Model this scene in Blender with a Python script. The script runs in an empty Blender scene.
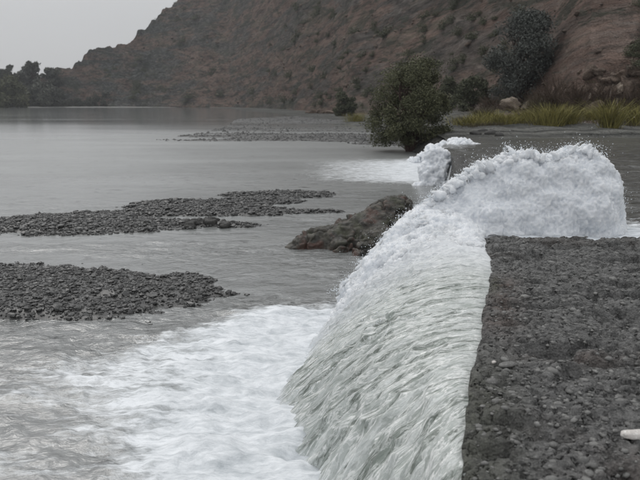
import bpy, bmesh, math, random
import numpy as np
from mathutils import Vector, Matrix

random.seed(7)
rng = np.random.default_rng(7)
S = bpy.context.scene
COL = S.collection

# ------------------------------------------------------------------ camera
CAM_H = 2.6
FPX = 675.0                     # focal length in photo pixels (640 wide)
HOR = 103.0                     # horizon row
TH = math.atan((240 - HOR) / FPX)
cam_d = bpy.data.cameras.new('camera')
cam_d.sensor_width = 36
cam_d.lens = 36 * FPX / 640
cam_d.clip_end = 9000
cam_d.clip_start = 0.05
cam_d.dof.use_dof = True
cam_d.dof.focus_distance = 7.0
cam_d.dof.aperture_fstop = 3.6
cam = bpy.data.objects.new('camera', cam_d)
COL.objects.link(cam)
cam.location = (0, 0, CAM_H)
cam.rotation_euler = (math.pi / 2 - TH, 0, 0)
S.camera = cam

# ------------------------------------------------------------------ world and sun (overcast)
SUN_EL, SUN_AZ = math.radians(50), math.radians(-35)
W = bpy.data.worlds.new('World')
S.world = W
W.use_nodes = True
nt = W.node_tree
for n in list(nt.nodes):
    nt.nodes.remove(n)
out = nt.nodes.new('ShaderNodeOutputWorld')
sky = nt.nodes.new('ShaderNodeTexSky')
sky.sky_type = 'NISHITA'
sky.sun_disc = False
sky.sun_elevation = SUN_EL
sky.sun_rotation = SUN_AZ
sky.dust_density = 3
hsv = nt.nodes.new('ShaderNodeHueSaturation')
hsv.inputs['Saturation'].default_value = 0.25
nt.links.new(sky.outputs[0], hsv.inputs['Color'])
bg1 = nt.nodes.new('ShaderNodeBackground')
bg1.inputs['Strength'].default_value = 0.012
nt.links.new(hsv.outputs[0], bg1.inputs['Color'])
# the cloud deck: CIE overcast luminance, brighter towards the zenith
tc = nt.nodes.new('ShaderNodeTexCoord')
sep = nt.nodes.new('ShaderNodeSeparateXYZ')
nt.links.new(tc.outputs['Generated'], sep.inputs[0])
mr = nt.nodes.new('ShaderNodeMapRange')
mr.inputs['From Min'].default_value = 0.0
mr.inputs['From Max'].default_value = 1.0
mr.inputs['To Min'].default_value = 0.50
mr.inputs['To Max'].default_value = 1.05
nt.links.new(sep.outputs['Z'], mr.inputs['Value'])
cn = nt.nodes.new('ShaderNodeTexNoise')
cn.inputs['Scale'].default_value = 2.2
cn.inputs['Detail'].default_value = 4
nt.links.new(tc.outputs['Generated'], cn.inputs['Vector'])
mr2 = nt.nodes.new('ShaderNodeMapRange')
mr2.inputs['To Min'].default_value = 0.93
mr2.inputs['To Max'].default_value = 1.07
nt.links.new(cn.outputs[0], mr2.inputs['Value'])
mm = nt.nodes.new('ShaderNodeMath')
mm.operation = 'MULTIPLY'
nt.links.new(mr.outputs[0], mm.inputs[0])
nt.links.new(mr2.outputs[0], mm.inputs[1])
bg2 = nt.nodes.new('ShaderNodeBackground')
bg2.inputs['Color'].default_value = (0.975, 0.985, 1.0, 1)
nt.links.new(mm.outputs[0], bg2.inputs['Strength'])
ad = nt.nodes.new('ShaderNodeAddShader')
nt.links.new(bg1.outputs[0], ad.inputs[0])
nt.links.new(bg2.outputs[0], ad.inputs[1])
nt.links.new(ad.outputs[0], out.inputs['Surface'])

sl = bpy.data.lights.new('sun', 'SUN')
sl.energy = 0.55
sl.angle = math.radians(18)
sl.color = (1.0, 0.97, 0.93)
sun = bpy.data.objects.new('sun', sl)
COL.objects.link(sun)
sd = Vector((math.sin(SUN_AZ) * math.cos(SUN_EL), math.cos(SUN_AZ) * math.cos(SUN_EL), math.sin(SUN_EL)))
sun.rotation_euler = sd.to_track_quat('Z', 'Y').to_euler()

S.view_settings.view_transform = 'Standard'
S.view_settings.look = 'None'
S.view_settings.exposure = 0.0
S.view_settings.gamma = 1.0


# ------------------------------------------------------------------ helpers: pixels to points
def at(px, py, z=0.0):
    """point on the level z seen at photo pixel (px, py)"""
    a, b = (px - 320) / FPX, (240 - py) / FPX
    d = np.array([a, math.cos(TH) + b * math.sin(TH), -math.sin(TH) + b * math.cos(TH)])
    t = (z - CAM_H) / d[2]
    return Vector((d[0] * t, d[1] * t, z))


def atd(px, py, y):
    """point at forward distance y seen at photo pixel (px, py)"""
    a, b = (px - 320) / FPX, (240 - py) / FPX
    d = np.array([a, math.cos(TH) + b * math.sin(TH), -math.sin(TH) + b * math.cos(TH)])
    t = y / d[1]
    return Vector((d[0] * t, y, CAM_H + d[2] * t))


def px2az(px):
    return np.arctan((np.asarray(px, float) - 320) / FPX)


def interp(x, pts):
    p = np.array(pts, float)
    return np.interp(x, p[:, 0], p[:, 1])


# ------------------------------------------------------------------ helpers: noise in numpy
def _hash(i, j, k, seed):
    h = (i.astype(np.int64) * 374761393 + j.astype(np.int64) * 668265263 + k.astype(np.int64) * 2147483647 + seed * 1274126177) & 0xffffffff
    h = ((h ^ (h >> 13)) * 1274126177) & 0xffffffff
    h = ((h ^ (h >> 16)) * 2246822519) & 0xffffffff
    return ((h ^ (h >> 15)) & 0xffffff) / float(0xffffff)


def vnoise(x, y, z=None, seed=0):
    """smooth value noise, -1..1"""
    x, y = np.asarray(x, float), np.asarray(y, float)
    z = np.zeros_like(x) if z is None else np.asarray(z, float)
    xi, yi, zi = np.floor(x), np.floor(y), np.floor(z)
    fx, fy, fz = x - xi, y - yi, z - zi
    fx, fy, fz = [f * f * f * (f * (f * 6 - 15) + 10) for f in (fx, fy, fz)]
    r = 0
    for a in (0, 1):
        for b in (0, 1):
            for c in (0, 1):
                w = (fx if a else 1 - fx) * (fy if b else 1 - fy) * (fz if c else 1 - fz)
                r = r + w * _hash(xi + a, yi + b, zi + c, seed)
    return r * 2 - 1


def fbm(x, y, z=None, seed=0, octv=4, gain=0.5):
    r, a, n = 0, 1.0, 0
    z = np.zeros_like(x) if z is None else z
    for o in range(octv):
        f = 2.03 ** o
        r = r + a * vnoise(x * f + 13.7 * o, y * f - 7.1 * o, z * f + 3.3 * o, seed + o)
        n += a
        a *= gain
    return r / n


def sstep(a, b, x):
    t = np.clip((x - a) / (b - a), 0, 1)
    return t * t * (3 - 2 * t)


# ------------------------------------------------------------------ helpers: objects
def tag(o, label=None, cat=None, group=None, kind=None):
    if label: o['label'] = label
    if cat: o['category'] = cat
    if group: o['group'] = group
    if kind: o['kind'] = kind
    return o


def mesh_obj(name, verts, faces, mat, parent=None, smooth=True, loc=None, attrs=None):
    me = bpy.data.meshes.new(name)
    verts = np.ascontiguousarray(verts, dtype=np.float32)
    faces = np.ascontiguousarray(faces, dtype=np.int32)
    nf, k = faces.shape
    me.vertices.add(len(verts))
    me.vertices.foreach_set('co', verts.ravel())
    me.loops.add(nf * k)
    me.loops.foreach_set('vertex_index', faces.ravel())
    me.polygons.add(nf)
    me.polygons.foreach_set('loop_start', np.arange(0, nf * k, k, dtype=np.int32))
    me.polygons.foreach_set('loop_total', np.full(nf, k, dtype=np.int32))
    me.update(calc_edges=True)
    me.polygons.foreach_set('use_smooth', np.full(nf, smooth, dtype=bool))
    if attrs:
        for an, av in attrs.items():
            at_ = me.attributes.new(an, 'FLOAT', 'POINT')
            at_.data.foreach_set('value', np.ascontiguousarray(av, dtype=np.float32).ravel())
    me.materials.append(mat)
    o = bpy.data.objects.new(name, me)
    COL.objects.link(o)
    if parent: o.parent = parent
    if loc is not None: o.location = loc
    return o


def grid_faces(nu, nv):
    i = np.arange(nu - 1)[:, None] * nv + np.arange(nv - 1)[None, :]
    return np.stack([i, i + nv, i + nv + 1, i + 1], -1).reshape(-1, 4)


def empty(name, loc=(0, 0, 0), label=None, cat=None, group=None):
    o = bpy.data.objects.new(name, None)
    o.empty_display_size = 0.2
    COL.objects.link(o)
    o.location = loc
    return tag(o, label, cat, group)


def ico(sub):
    bm = bmesh.new()
    bmesh.ops.create_icosphere(bm, subdivisions=sub, radius=1)
    v = np.array([p.co[:] for p in bm.verts])
    f = np.array([[q.index for q in p.verts] for p in bm.faces])
    bm.free()
    return v, f


OCT = (np.array([[1, 0, 0], [-1, 0, 0], [0, 1, 0], [0, -1, 0], [0, 0, 1], [0, 0, -1]], float),
       np.array([[0, 2, 4], [2, 1, 4], [1, 3, 4], [3, 0, 4], [2, 0, 5], [1, 2, 5], [3, 1, 5], [0, 3, 5]]))
ICO1, ICO2, ICO3, ICO4 = ico(1), ico(2), ico(3), ico(4)


def stones_geo(P, R, flat=0.55, rough=0.25, base=ICO1, seed=1):
    """joined geometry of many small stones: P centres (n,3), R radii (n,)"""
    r = np.random.default_rng(seed)
    bv, bf = base
    n, m = len(P), len(bv)
    sc = np.stack([R * r.uniform(.8, 1.35, n), R * r.uniform(.7, 1.0, n), R * flat * r.uniform(.7, 1.25, n)], -1)
    v = bv[None] * (1 + rough * r.uniform(-1, 1, (n, m, 1)))
    v = v * sc[:, None, :]
    a = r.uniform(0, 2 * math.pi, n)
    t = r.normal(0, .22, n)
    ca, sa, ct, st = np.cos(a), np.sin(a), np.cos(t), np.sin(t)
    x, y, z = v[..., 0], v[..., 1], v[..., 2]
    y, z = y * ct[:, None] - z * st[:, None], y * st[:, None] + z * ct[:, None]
    x, y = x * ca[:, None] - y * sa[:, None], x * sa[:, None] + y * ca[:, None]
    v = np.stack([x, y, z], -1) + P[:, None, :]
    f = bf[None] + (np.arange(n) * m)[:, None, None]
    tone = np.repeat(r.uniform(0, 1, n), m)
    return v.reshape(-1, 3), f.reshape(-1, bf.shape[1]), tone


def remeshed(name, P, R, voxel, mat, base=ICO2):
    """many balls fused into one lumpy skin"""
    bv, bf = base
    n, m = len(P), len(bv)
    v = bv[None] * R[:, None, None] + P[:, None, :]
    f = bf[None] + (np.arange(n) * m)[:, None, None]
    o = mesh_obj(name, v.reshape(-1, 3), f.reshape(-1, 3), mat)
    md = o.modifiers.new('remesh', 'REMESH')
    md.mode = 'VOXEL'
    md.voxel_size = voxel
    dg = bpy.context.evaluated_depsgraph_get()
    dg.update()
    me = bpy.data.meshes.new_from_object(o.evaluated_get(dg))
    o.modifiers.clear()
    old = o.data
    o.data = me
    bpy.data.meshes.remove(old)
    return o


def keep_big(o, share=.02):
    """drop the small loose pieces of a skin"""
    bm = bmesh.new()
    bm.from_mesh(o.data)
    seen = set()
    isl = []
    for v0 in bm.verts:
        if v0 in seen: continue
        st_, grp = [v0], []
        seen.add(v0)
        while st_:
            q = st_.pop()
            grp.append(q)
            for e in q.link_edges:
                w = e.other_vert(q)
                if w not in seen:
                    seen.add(w)
                    st_.append(w)
        isl.append(grp)
    mx = max(len(g_) for g_ in isl)
    kill = [q for g_ in isl if len(g_) < mx * share for q in g_]
    bmesh.ops.delete(bm, geom=kill, context='VERTS')
    bm.to_mesh(o.data)
    bm.free()


def displace(o, fn, smooth=True):
    me = o.data
    n = len(me.vertices)
    co = np.empty(n * 3, np.float32)
    me.vertices.foreach_get('co', co)
    no = np.empty(n * 3, np.float32)
    me.vertex_normals.foreach_get('vector', no)
    co, no = co.reshape(-1, 3).astype(float), no.reshape(-1, 3)
    co = co + no * fn(co[:, 0], co[:, 1], co[:, 2])[:, None]
    me.vertices.foreach_set('co', co.astype(np.float32).ravel())
    me.polygons.foreach_set('use_smooth', np.full(len(me.polygons), smooth, dtype=bool))
    me.update()
    return co


def tube_geo(pts, rad, k=7):
    """tapered tube along a polyline; returns verts, quads"""
    pts = [Vector(p) for p in pts]
    V, F = [], []
    for i, p in enumerate(pts):
        d = (pts[min(i + 1, len(pts) - 1)] - pts[max(i - 1, 0)]).normalized()
        a = d.orthogonal().normalized()
        b = d.cross(a)
        for j in range(k):
            t = 2 * math.pi * j / k
            V.append(p + (a * math.cos(t) + b * math.sin(t)) * rad[i])
    for i in range(len(pts) - 1):
        for j in range(k):
            j2 = (j + 1) % k
            F.append([i * k + j, i * k + j2, (i + 1) * k + j2, (i + 1) * k + j])
    return np.array([v[:] for v in V]), np.array(F)


def join_geo(gs):
    V, F, n = [], [], 0
    for v, f in gs:
        V.append(v)
        F.append(f + n)
        n += len(v)
    return np.concatenate(V), np.concatenate(F)


# ------------------------------------------------------------------ materials
class NB:
    def __init__(s, name):
        s.m = bpy.data.materials.new(name)
        s.m.use_nodes = True
        s.t = s.m.node_tree
        s.b = s.t.nodes['Principled BSDF']
        s.out = s.t.nodes['Material Output']

    def n(s, typ, **kw):
        nd = s.t.nodes.new(typ)
        for k, v in kw.items():
            setattr(nd, k, v)
        return nd

    def l(s, a, b):
        s.t.links.new(a, b)

    def coords(s, scale=(1, 1, 1), kind='Object', rot=(0, 0, 0)):
        c = s.n('ShaderNodeTexCoord')
        m = s.n('ShaderNodeMapping')
        m.inputs['Scale'].default_value = scale
        m.inputs['Rotation'].default_value = rot
        s.l(c.outputs[kind], m.inputs['Vector'])
        return m.outputs[0]

    def noise(s, vec, scale, detail=4, rough=0.55, dist=0.0):
        n = s.n('ShaderNodeTexNoise')
        n.inputs['Scale'].default_value = scale
        n.inputs['Detail'].default_value = detail
        n.inputs['Roughness'].default_value = rough
        n.inputs['Distortion'].default_value = dist
        if vec is not None: s.l(vec, n.inputs['Vector'])
        return n.outputs[0]

    def ramp(s, fac, stops, interp_='LINEAR'):
        r = s.n('ShaderNodeValToRGB')
        r.color_ramp.interpolation = interp_
        e = r.color_ramp.elements
        while len(e) < len(stops): e.new(0.5)
        for i, (p, c) in enumerate(stops):
            e[i].position = p
            e[i].color = (*c, 1) if len(c) == 3 else c
        s.l(fac, r.inputs[0])
        return r.outputs[0]

    def mapr(s, v, a, b, c=0.0, d=1.0):
        m = s.n('ShaderNodeMapRange')
        for k, x in zip(('From Min', 'From Max', 'To Min', 'To Max'), (a, b, c, d)):
            m.inputs[k].default_value = x
        s.l(v, m.inputs['Value'])
        return m.outputs[0]

    def mix(s, fac, a, b, blend='MIX'):
        m = s.n('ShaderNodeMix', data_type='RGBA', blend_type=blend)
        for sock, v in ((m.inputs[0], fac), (m.inputs[6], a), (m.inputs[7], b)):
            if isinstance(v, (int, float)): sock.default_value = v
            elif isinstance(v, tuple): sock.default_value = (*v, 1)
            else: s.l(v, sock)
        return m.outputs[2]

    def math(s, op, a, b=0.0, clamp=False):
        m = s.n('ShaderNodeMath', operation=op, use_clamp=clamp)
        for i, v in enumerate((a, b)):
            if isinstance(v, (int, float)): m.inputs[i].default_value = v
            else: s.l(v, m.inputs[i])
        return m.outputs[0]

    def attr(s, name):
        a = s.n('ShaderNodeAttribute', attribute_name=name)
        return a.outputs['Fac']

    def bump(s, h, strength=0.5, dist=0.02, prev=None):
        b = s.n('ShaderNodeBump')
        b.inputs['Strength'].default_value = strength if isinstance(strength, (int, float)) else 1
        if not isinstance(strength, (int, float)): s.l(strength, b.inputs['Strength'])
        b.inputs['Distance'].default_value = dist
        s.l(h, b.inputs['Height'])
        if prev is not None: s.l(prev, b.inputs['Normal'])
        return b.outputs[0]

    def set(s, **kw):
        for k, v in kw.items():
            i = s.b.inputs[k.replace('_', ' ')]
            if isinstance(v, (int, float)): i.default_value = v
            elif isinstance(v, tuple): i.default_value = (*v, 1) if len(v) == 3 and i.type == 'RGBA' else v
            else: s.l(v, i)
        return s.m


def mat_water(name, body, ripple_near=1.0, ior=1.33):
    m = NB(name)
    c = m.coords((1, 1.6, 1))
    r1 = m.noise(c, 2.2, 5, .6, .6)
    r2 = m.noise(c, 14, 3, .5, .4)
    cf = m.coords((.10, .30, 1))
    r3 = m.noise(cf, 1.0, 5, .6)
    rip = m.attr('ripple')
    foam = m.attr('foam')
    b1 = m.bump(r1, m.math('MULTIPLY', rip, 0.55), 0.10 * ripple_near)
    b2 = m.bump(r2, m.math('MULTIPLY', rip, 0.45), 0.02 * ripple_near, b1)
    b3 = m.bump(m.noise(m.coords((9, 22, 9)), 2.0, 5, .7), m.math('MULTIPLY', foam, .5), 0.02, b2)
    # foam: broken into streaks that run across the stream
    cs = m.coords((1.0, 3.2, 1))
    st = m.noise(cs, 2.4, 7, .68, .5)
    st2 = m.noise(m.coords((3.0, 8.0, 1)), 2.6, 6, .7, .3)
    k = m.math('ADD', m.math('MULTIPLY', st, .62), m.math('MULTIPLY', st2, .38))
    thr = m.math('SUBTRACT', 1.02, m.math('MULTIPLY', foam, 0.80))
    f = m.mapr(m.math('SUBTRACT', k, thr), -0.10, 0.13)
    f = m.math('MULTIPLY', f, m.mapr(foam, 0.02, 0.15))
    body2 = m.mix(m.mapr(r3, .35, .68), tuple(x * .78 for x in body), tuple(min(1, x * 1.2) for x in body))
    body2 = m.mix(m.mapr(r1, .42, .30), body2, tuple(x * .38 for x in body))
    body2 = m.mix(m.math('MULTIPLY', m.math('MULTIPLY', m.mapr(st2, .54, .42), m.mapr(rip, .35, .9)), .75), body2, tuple(x * .30 for x in body))  # dark of the ripples painted into the body colour, strongest close by
    wsh = m.mix(m.mapr(k, .36, .58), m.mix(m.mapr(foam, .6, 1), (0.30, 0.335, 0.35), (0.43, 0.47, 0.50)), (0.84, 0.87, 0.90))
    col = m.mix(f, body2, wsh)
    rough = m.math('ADD', m.math('MULTIPLY', f, .5), m.math('ADD', m.attr('rgh'), .05), True)
    return m.set(Base_Color=col, Roughness=rough, IOR=ior, Normal=b3)


M = {}
M['water'] = mat_water('river_water', (0.225, 0.234, 0.230), ior=2.0)
M['water_up'] = mat_water('upstream_water', (0.105, 0.107, 0.10), 1.6, 1.45)

m = NB('foam')
fc = m.coords((1, 1, 1))
fn1 = m.noise(fc, 16, 5, .65, .3)
fn2 = m.noise(fc, 70, 3, .6)
m.set(Base_Color=m.mix(m.mapr(fn1, .3, .7), (0.69, 0.725, 0.77), (0.84, 0.862, 0.89)), Roughness=.25,
      Subsurface_Weight=.8, Subsurface_Radius=(.10, .10, .10), Subsurface_Scale=1.3,
      Normal=m.bump(fn2, .5, .012, m.bump(fn1, .55, .03)))
M['foam'] = m.m

# falling sheet: clear greenish water streaked with air and with glints painted into the colour; u runs across the stream, v down it
m = NB('falling_water')
uvn = m.n('ShaderNodeCombineXYZ')
m.l(m.attr('su'), uvn.inputs[0])
m.l(m.attr('sv'), uvn.inputs[1])
mp = m.n('ShaderNodeMapping')
mp.inputs['Scale'].default_value = (1, .11, 1)
m.l(uvn.outputs[0], mp.inputs[0])
mp2 = m.n('ShaderNodeMapping')
mp2.inputs['Scale'].default_value = (1, .20, 1)
m.l(uvn.outputs[0], mp2.inputs[0])
s1 = m.noise(mp.outputs[0], 13, 5, .6, .18)
s2 = m.noise(mp2.outputs[0], 30, 5, .62, .25)
s0 = m.noise(mp2.outputs[0], 4.5, 4, .6, .5)
sfo = m.attr('foam')
k = m.math('ADD', m.math('ADD', m.math('MULTIPLY', s1, .42), m.math('MULTIPLY', s2, .40)), m.math('MULTIPLY', s0, .18))
l1 = m.mapr(m.math('ABSOLUTE', m.math('SUBTRACT', s1, .50)), .0, .022, 1, 0)
l2 = m.mapr(m.math('ABSOLUTE', m.math('SUBTRACT', s2, .52)), .0, .030, 1, 0)
dk = m.mapr(m.math('ABSOLUTE', m.math('SUBTRACT', s1, .415)), .0, .030, 1, 0)
col = m.mix(m.mapr(k, .38, .60), (0.27, 0.305, 0.275), (0.68, 0.71, 0.695))
col = m.mix(m.math('MULTIPLY', dk, .75), col, (0.085, 0.10, 0.08))
col = m.mix(m.math('MULTIPLY', l2, .60), col, (0.86, 0.875, 0.86))
col = m.mix(m.math('MULTIPLY', l1, .85), col, (0.97, 0.975, 0.96))  # bright filaments: foam lines and specular glints, both put into the colour
col = m.mix(m.mapr(sfo, 0.1, 0.9), col, m.mix(m.mapr(s2, .3, .7), (0.70, 0.73, 0.755), (0.87, 0.885, 0.90)))
nb = m.bump(s2, .9, .025, m.bump(s1, 1.0, .045))
m.set(Base_Color=col, Roughness=m.mapr(sfo, 0, 1, .06, .5), IOR=1.5, Normal=nb)
M['sheet'] = m.m

m = NB('spray_drop')
m.set(Base_Color=(0.82, 0.86, 0.9), Roughness=.3, IOR=1.33)
M['drop'] = m.m

m = NB('pebble_concrete')
c = m.coords()
n1 = m.noise(c, 1.1, 5, .6, .4)
n2 = m.noise(c, 42, 6, .75)
n3 = m.noise(c, 11, 7, .68, .2)
vo = m.n('ShaderNodeTexVoronoi')
vo.inputs['Scale'].default_value = 55
m.l(c, vo.inputs['Vector'])
col = m.ramp(n3, [(.32, (0.016, 0.016, 0.016)), (.46, (0.115, 0.115, 0.112)), (.66, (0.25, 0.249, 0.243))])
col = m.mix(m.mapr(n2, .53, .62), col, (0.25, 0.248, 0.24))
col = m.mix(m.math('MULTIPLY', m.mapr(n1, .58, .70), .25), col, (0.085, 0.06, 0.045))
rust = m.attr('rust')
moss = m.attr('moss')
col = m.mix(m.math('MULTIPLY', rust, m.mapr(n3, .3, .55)), col, (0.115, 0.058, 0.036))
col = m.mix(m.math('MULTIPLY', moss, m.mapr(n3, .3, .6)), col, (0.075, 0.085, 0.04))
m.set(Base_Color=col, Roughness=m.mapr(n1, .3, .7, .55, .9), Normal=m.bump(vo.outputs['Distance'], .8, .018, m.bump(n2, 1.0, .022)))
M['slab'] = m.m


def mat_stone(name, lo, hi, rough=.75, scale=6.0, bump=.5, bdist=.05):
    m = NB(name)
    c = m.coords()
    oi = m.n('ShaderNodeObjectInfo')
    n1 = m.noise(c, scale, 6, .6, .3)
    n2 = m.noise(c, scale * 6, 4, .65)
    tone = m.attr('tone')
    k = m.math('ADD', m.math('MULTIPLY', m.mapr(n1, .3, .7), .6), m.math('MULTIPLY', tone, .5), True)
    col = m.mix(k, lo, hi)
    col = m.mix(m.mapr(n2, .55, .75), col, tuple(min(1, x * 1.5) for x in hi))
    return m.set(Base_Color=col, Roughness=rough, Normal=m.bump(n2, bump, bdist * .4, m.bump(n1, bump, bdist)))


M['gravel'] = mat_stone('gravel', (0.012, 0.012, 0.012), (0.105, 0.105, 0.102), .4, 8, .4, .01)
M['gravel_far'] = mat_stone('gravel_far', (0.05, 0.05, 0.047), (0.17, 0.168, 0.158), .6, 8, .4, .01)
M['gravel_dark'] = mat_stone('gravel_flat', (0.025, 0.025, 0.024), (0.105, 0.104, 0.10), .55, 1.5, .6, .05)
M['pebble'] = mat_stone('slab_pebbles', (0.055, 0.055, 0.053), (0.23, 0.228, 0.218), .65, 10, .4, .008)
M['bed'] = mat_stone('wet_bed', (0.03, 0.03, 0.028), (0.085, 0.085, 0.08), .5, 3, .5, .03)
M['rock_pale'] = mat_stone('pale_rock', (0.15, 0.12, 0.09), (0.40, 0.34, 0.28), .9, 1.6, .8, .2)
M['rock_brown'] = mat_stone('brown_rock', (0.030, 0.022, 0.017), (0.24, 0.18, 0.14), .9, 1.8, .9, .25)
M['rock_dark'] = mat_stone('dark_rock', (0.012, 0.012, 0.011), (0.05, 0.048, 0.044), .6, 5, .6, .05)
M['stone_white'] = mat_stone('white_stone', (0.45, 0.42, 0.39), (0.70, 0.67, 0.64), .7, 14, .3, .006)

m = NB('weedy_boulder')
c = m.coords()
n1 = m.noise(c, 2.4, 6, .62, .5)
n2 = m.noise(c, 17, 5, .7)
n3 = m.noise(c, 5.5, 5, .6, .5)
col = m.ramp(n3, [(.28, (0.014, 0.013, 0.011)), (.5, (0.045, 0.042, 0.034)), (.76, (0.12, 0.108, 0.085))])
col = m.mix(m.mapr(n1, .5, .62), col, (0.07, 0.036, 0.026))
col = m.mix(m.math('MULTIPLY', m.mapr(n1, .46, .36), .6), col, (0.045, 0.052, 0.025))
m.set(Base_Color=col, Roughness=m.mapr(n2, .3, .7, .35, .8), Normal=m.bump(n2, .7, .02, m.bump(n3, .7, .06)))
M['boulder'] = m.m

# hillside: bands of brown scree, dark slate and scrub
m = NB('hillside')
_c = m.n('ShaderNodeCombineXYZ')
_s = m.n('ShaderNodeSeparateXYZ')
m.l(m.coords(), _s.inputs[0])
m.l(m.math('MULTIPLY', m.attr('sal'), .24), _c.inputs[0])
m.l(m.math('MULTIPLY', m.attr('tup'), .75), _c.inputs[1])
m.l(m.math('MULTIPLY', m.math('SUBTRACT', _s.outputs[2], m.math('MULTIPLY', m.attr('sal'), .05)), 1.35), _c.inputs[2])
c = _c.outputs[0]
n_big = m.noise(c, .045, 6, .6, .8)
n_mid = m.noise(c, .16, 7, .65, .5)
n_fine = m.noise(c, .9, 6, .7)
cmb = m.n('ShaderNodeCombineXYZ')
m.l(m.math('MULTIPLY', m.attr('sal'), .022), cmb.inputs[0])
m.l(m.math('MULTIPLY', m.attr('tup'), .035), cmb.inputs[1])
sxyz = m.n('ShaderNodeSeparateXYZ')
m.l(m.coords(), sxyz.inputs[0])
m.l(m.math('MULTIPLY', m.math('SUBTRACT', sxyz.outputs[2], m.math('MULTIPLY', m.attr('sal'), .06)), .20), cmb.inputs[2])
strat = m.noise(cmb.outputs[0], 1.0, 8, .68, .5)
n_rock = m.noise(c, .42, 6, .7, .6)
brown = m.mix(m.mapr(n_mid, .35, .65), (0.125, 0.086, 0.070), (0.310, 0.222, 0.182))
dark = m.mix(m.mapr(n_fine, .35, .65), (0.050, 0.054, 0.054), (0.155, 0.160, 0.150))
far = m.attr('slate')
w = m.math('ADD', m.mapr(m.math('ADD', m.math('MULTIPLY', n_big, .50), m.math('MULTIPLY', strat, .50)), .455, .535, -.55, .6), far, True)
col = m.mix(w, brown, dark)
col = m.mix(m.math('MULTIPLY', m.mapr(n_mid, .52, .60), .6), col, (0.078, 0.084, 0.058))
col = m.mix(m.math('MULTIPLY', m.mapr(n_fine, .56, .68), .5), col, (0.26, 0.225, 0.20))
col = m.mix(m.math('MULTIPLY', m.mapr(n_fine, .42, .32), .6), col, (0.028, 0.027, 0.024))
col = m.mix(m.math('MULTIPLY', m.mapr(n_rock, .50, .38), .70), col, (0.040, 0.040, 0.035))
scb = m.noise(c, .19, 5, .75, 1.0)
col = m.mix(m.math('MULTIPLY', m.mapr(scb, .53, .58), .75), col, m.mix(n_fine, (0.030, 0.036, 0.026), (0.080, 0.088, 0.066)))
col = m.mix(m.math('MULTIPLY', m.mapr(n_rock, .60, .68), .45), col, (0.30, 0.25, 0.215))
gr = m.mix(m.mapr(m.noise(m.coords((.06, .8, 1)), 1.0, 6, .7), .38, .62), (0.055, 0.057, 0.053), (0.20, 0.20, 0.185))
col = m.mix(m.attr('gravelly'), col, gr)
m.set(Base_Color=col, Roughness=.95, Specular_IOR_Level=.2, Normal=m.bump(n_fine, .9, 1.2, m.bump(strat, .9, 3.0, m.bump(n_mid, .9, 5.0))))
M['hill'] = m.m

m = NB('pale_sand')
m.set(Base_Color=m.mix(m.noise(m.coords(), .2, 4), (0.16, 0.16, 0.15), (0.27, 0.265, 0.25)), Roughness=.9)
M['sand'] = m.m


def mat_leaf(name, lo, hi, nscale=.9):
    m = NB(name)
    c = m.coords()
    n1 = m.noise(c, nscale, 4, .6)
    tone = m.attr('tone')
    k = m.math('ADD', m.math('MULTIPLY', m.mapr(n1, .3, .7), .5), m.math('MULTIPLY', tone, .5), True)
    return m.set(Base_Color=m.mix(k, lo, hi), Roughness=.7, Specular_IOR_Level=.25)


M['leaf_olive'] = mat_leaf('olive_leaves', (0.046, 0.049, 0.026), (0.165, 0.170, 0.098))
M['leaf_dark'] = mat_leaf('dark_leaves', (0.065, 0.073, 0.066), (0.150, 0.160, 0.145))
M['leaf_scrub'] = mat_leaf('scrub_leaves', (0.050, 0.056, 0.034), (0.135, 0.142, 0.090))
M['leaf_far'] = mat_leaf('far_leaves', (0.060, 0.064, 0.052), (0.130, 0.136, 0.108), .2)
M['grass'] = mat_leaf('yellow_green_grass', (0.085, 0.082, 0.030), (0.38, 0.34, 0.11), .9)
M['grass_dry'] = mat_leaf('dry_grass', (0.060, 0.050, 0.030), (0.135, 0.115, 0.07), 2)
M['twig'] = mat_leaf('bare_twigs', (0.045, 0.030, 0.022), (0.13, 0.095, 0.07), 2)
m = NB('bark')
m.set(Base_Color=m.mix(m.noise(m.coords((1, 1, .3)), 9, 5), (0.025, 0.014, 0.012), (0.085, 0.05, 0.042)), Roughness=.9)
M['bark'] = m.m
m = NB('bleached_wood')
m.set(Base_Color=m.mix(m.noise(m.coords((1, 1, .2)), 12, 5), (0.16, 0.13, 0.11), (0.34, 0.29, 0.25)), Roughness=.85)
M['wood_pale'] = m.m
m = NB('white_paint')
m.set(Base_Color=(0.75, 0.75, 0.73), Roughness=.6)
M['white'] = m.m

# ================================================================== LARGE STRUCTURE
# ---- ground: one sheet to the horizon, below the river
xs = np.array([-1100, -600, 600, 1100.0])
ys = np.array([-300, -50, 900, 1450.0])
gx, gy = np.meshgrid(xs, ys, indexing='ij')
g = mesh_obj('ground', np.stack([gx, gy, np.full_like(gx, -.9)], -1).reshape(-1, 3), grid_faces(4, 4), M['bed'])
tag(g, 'river bed and valley floor under the water', kind='structure')

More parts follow.
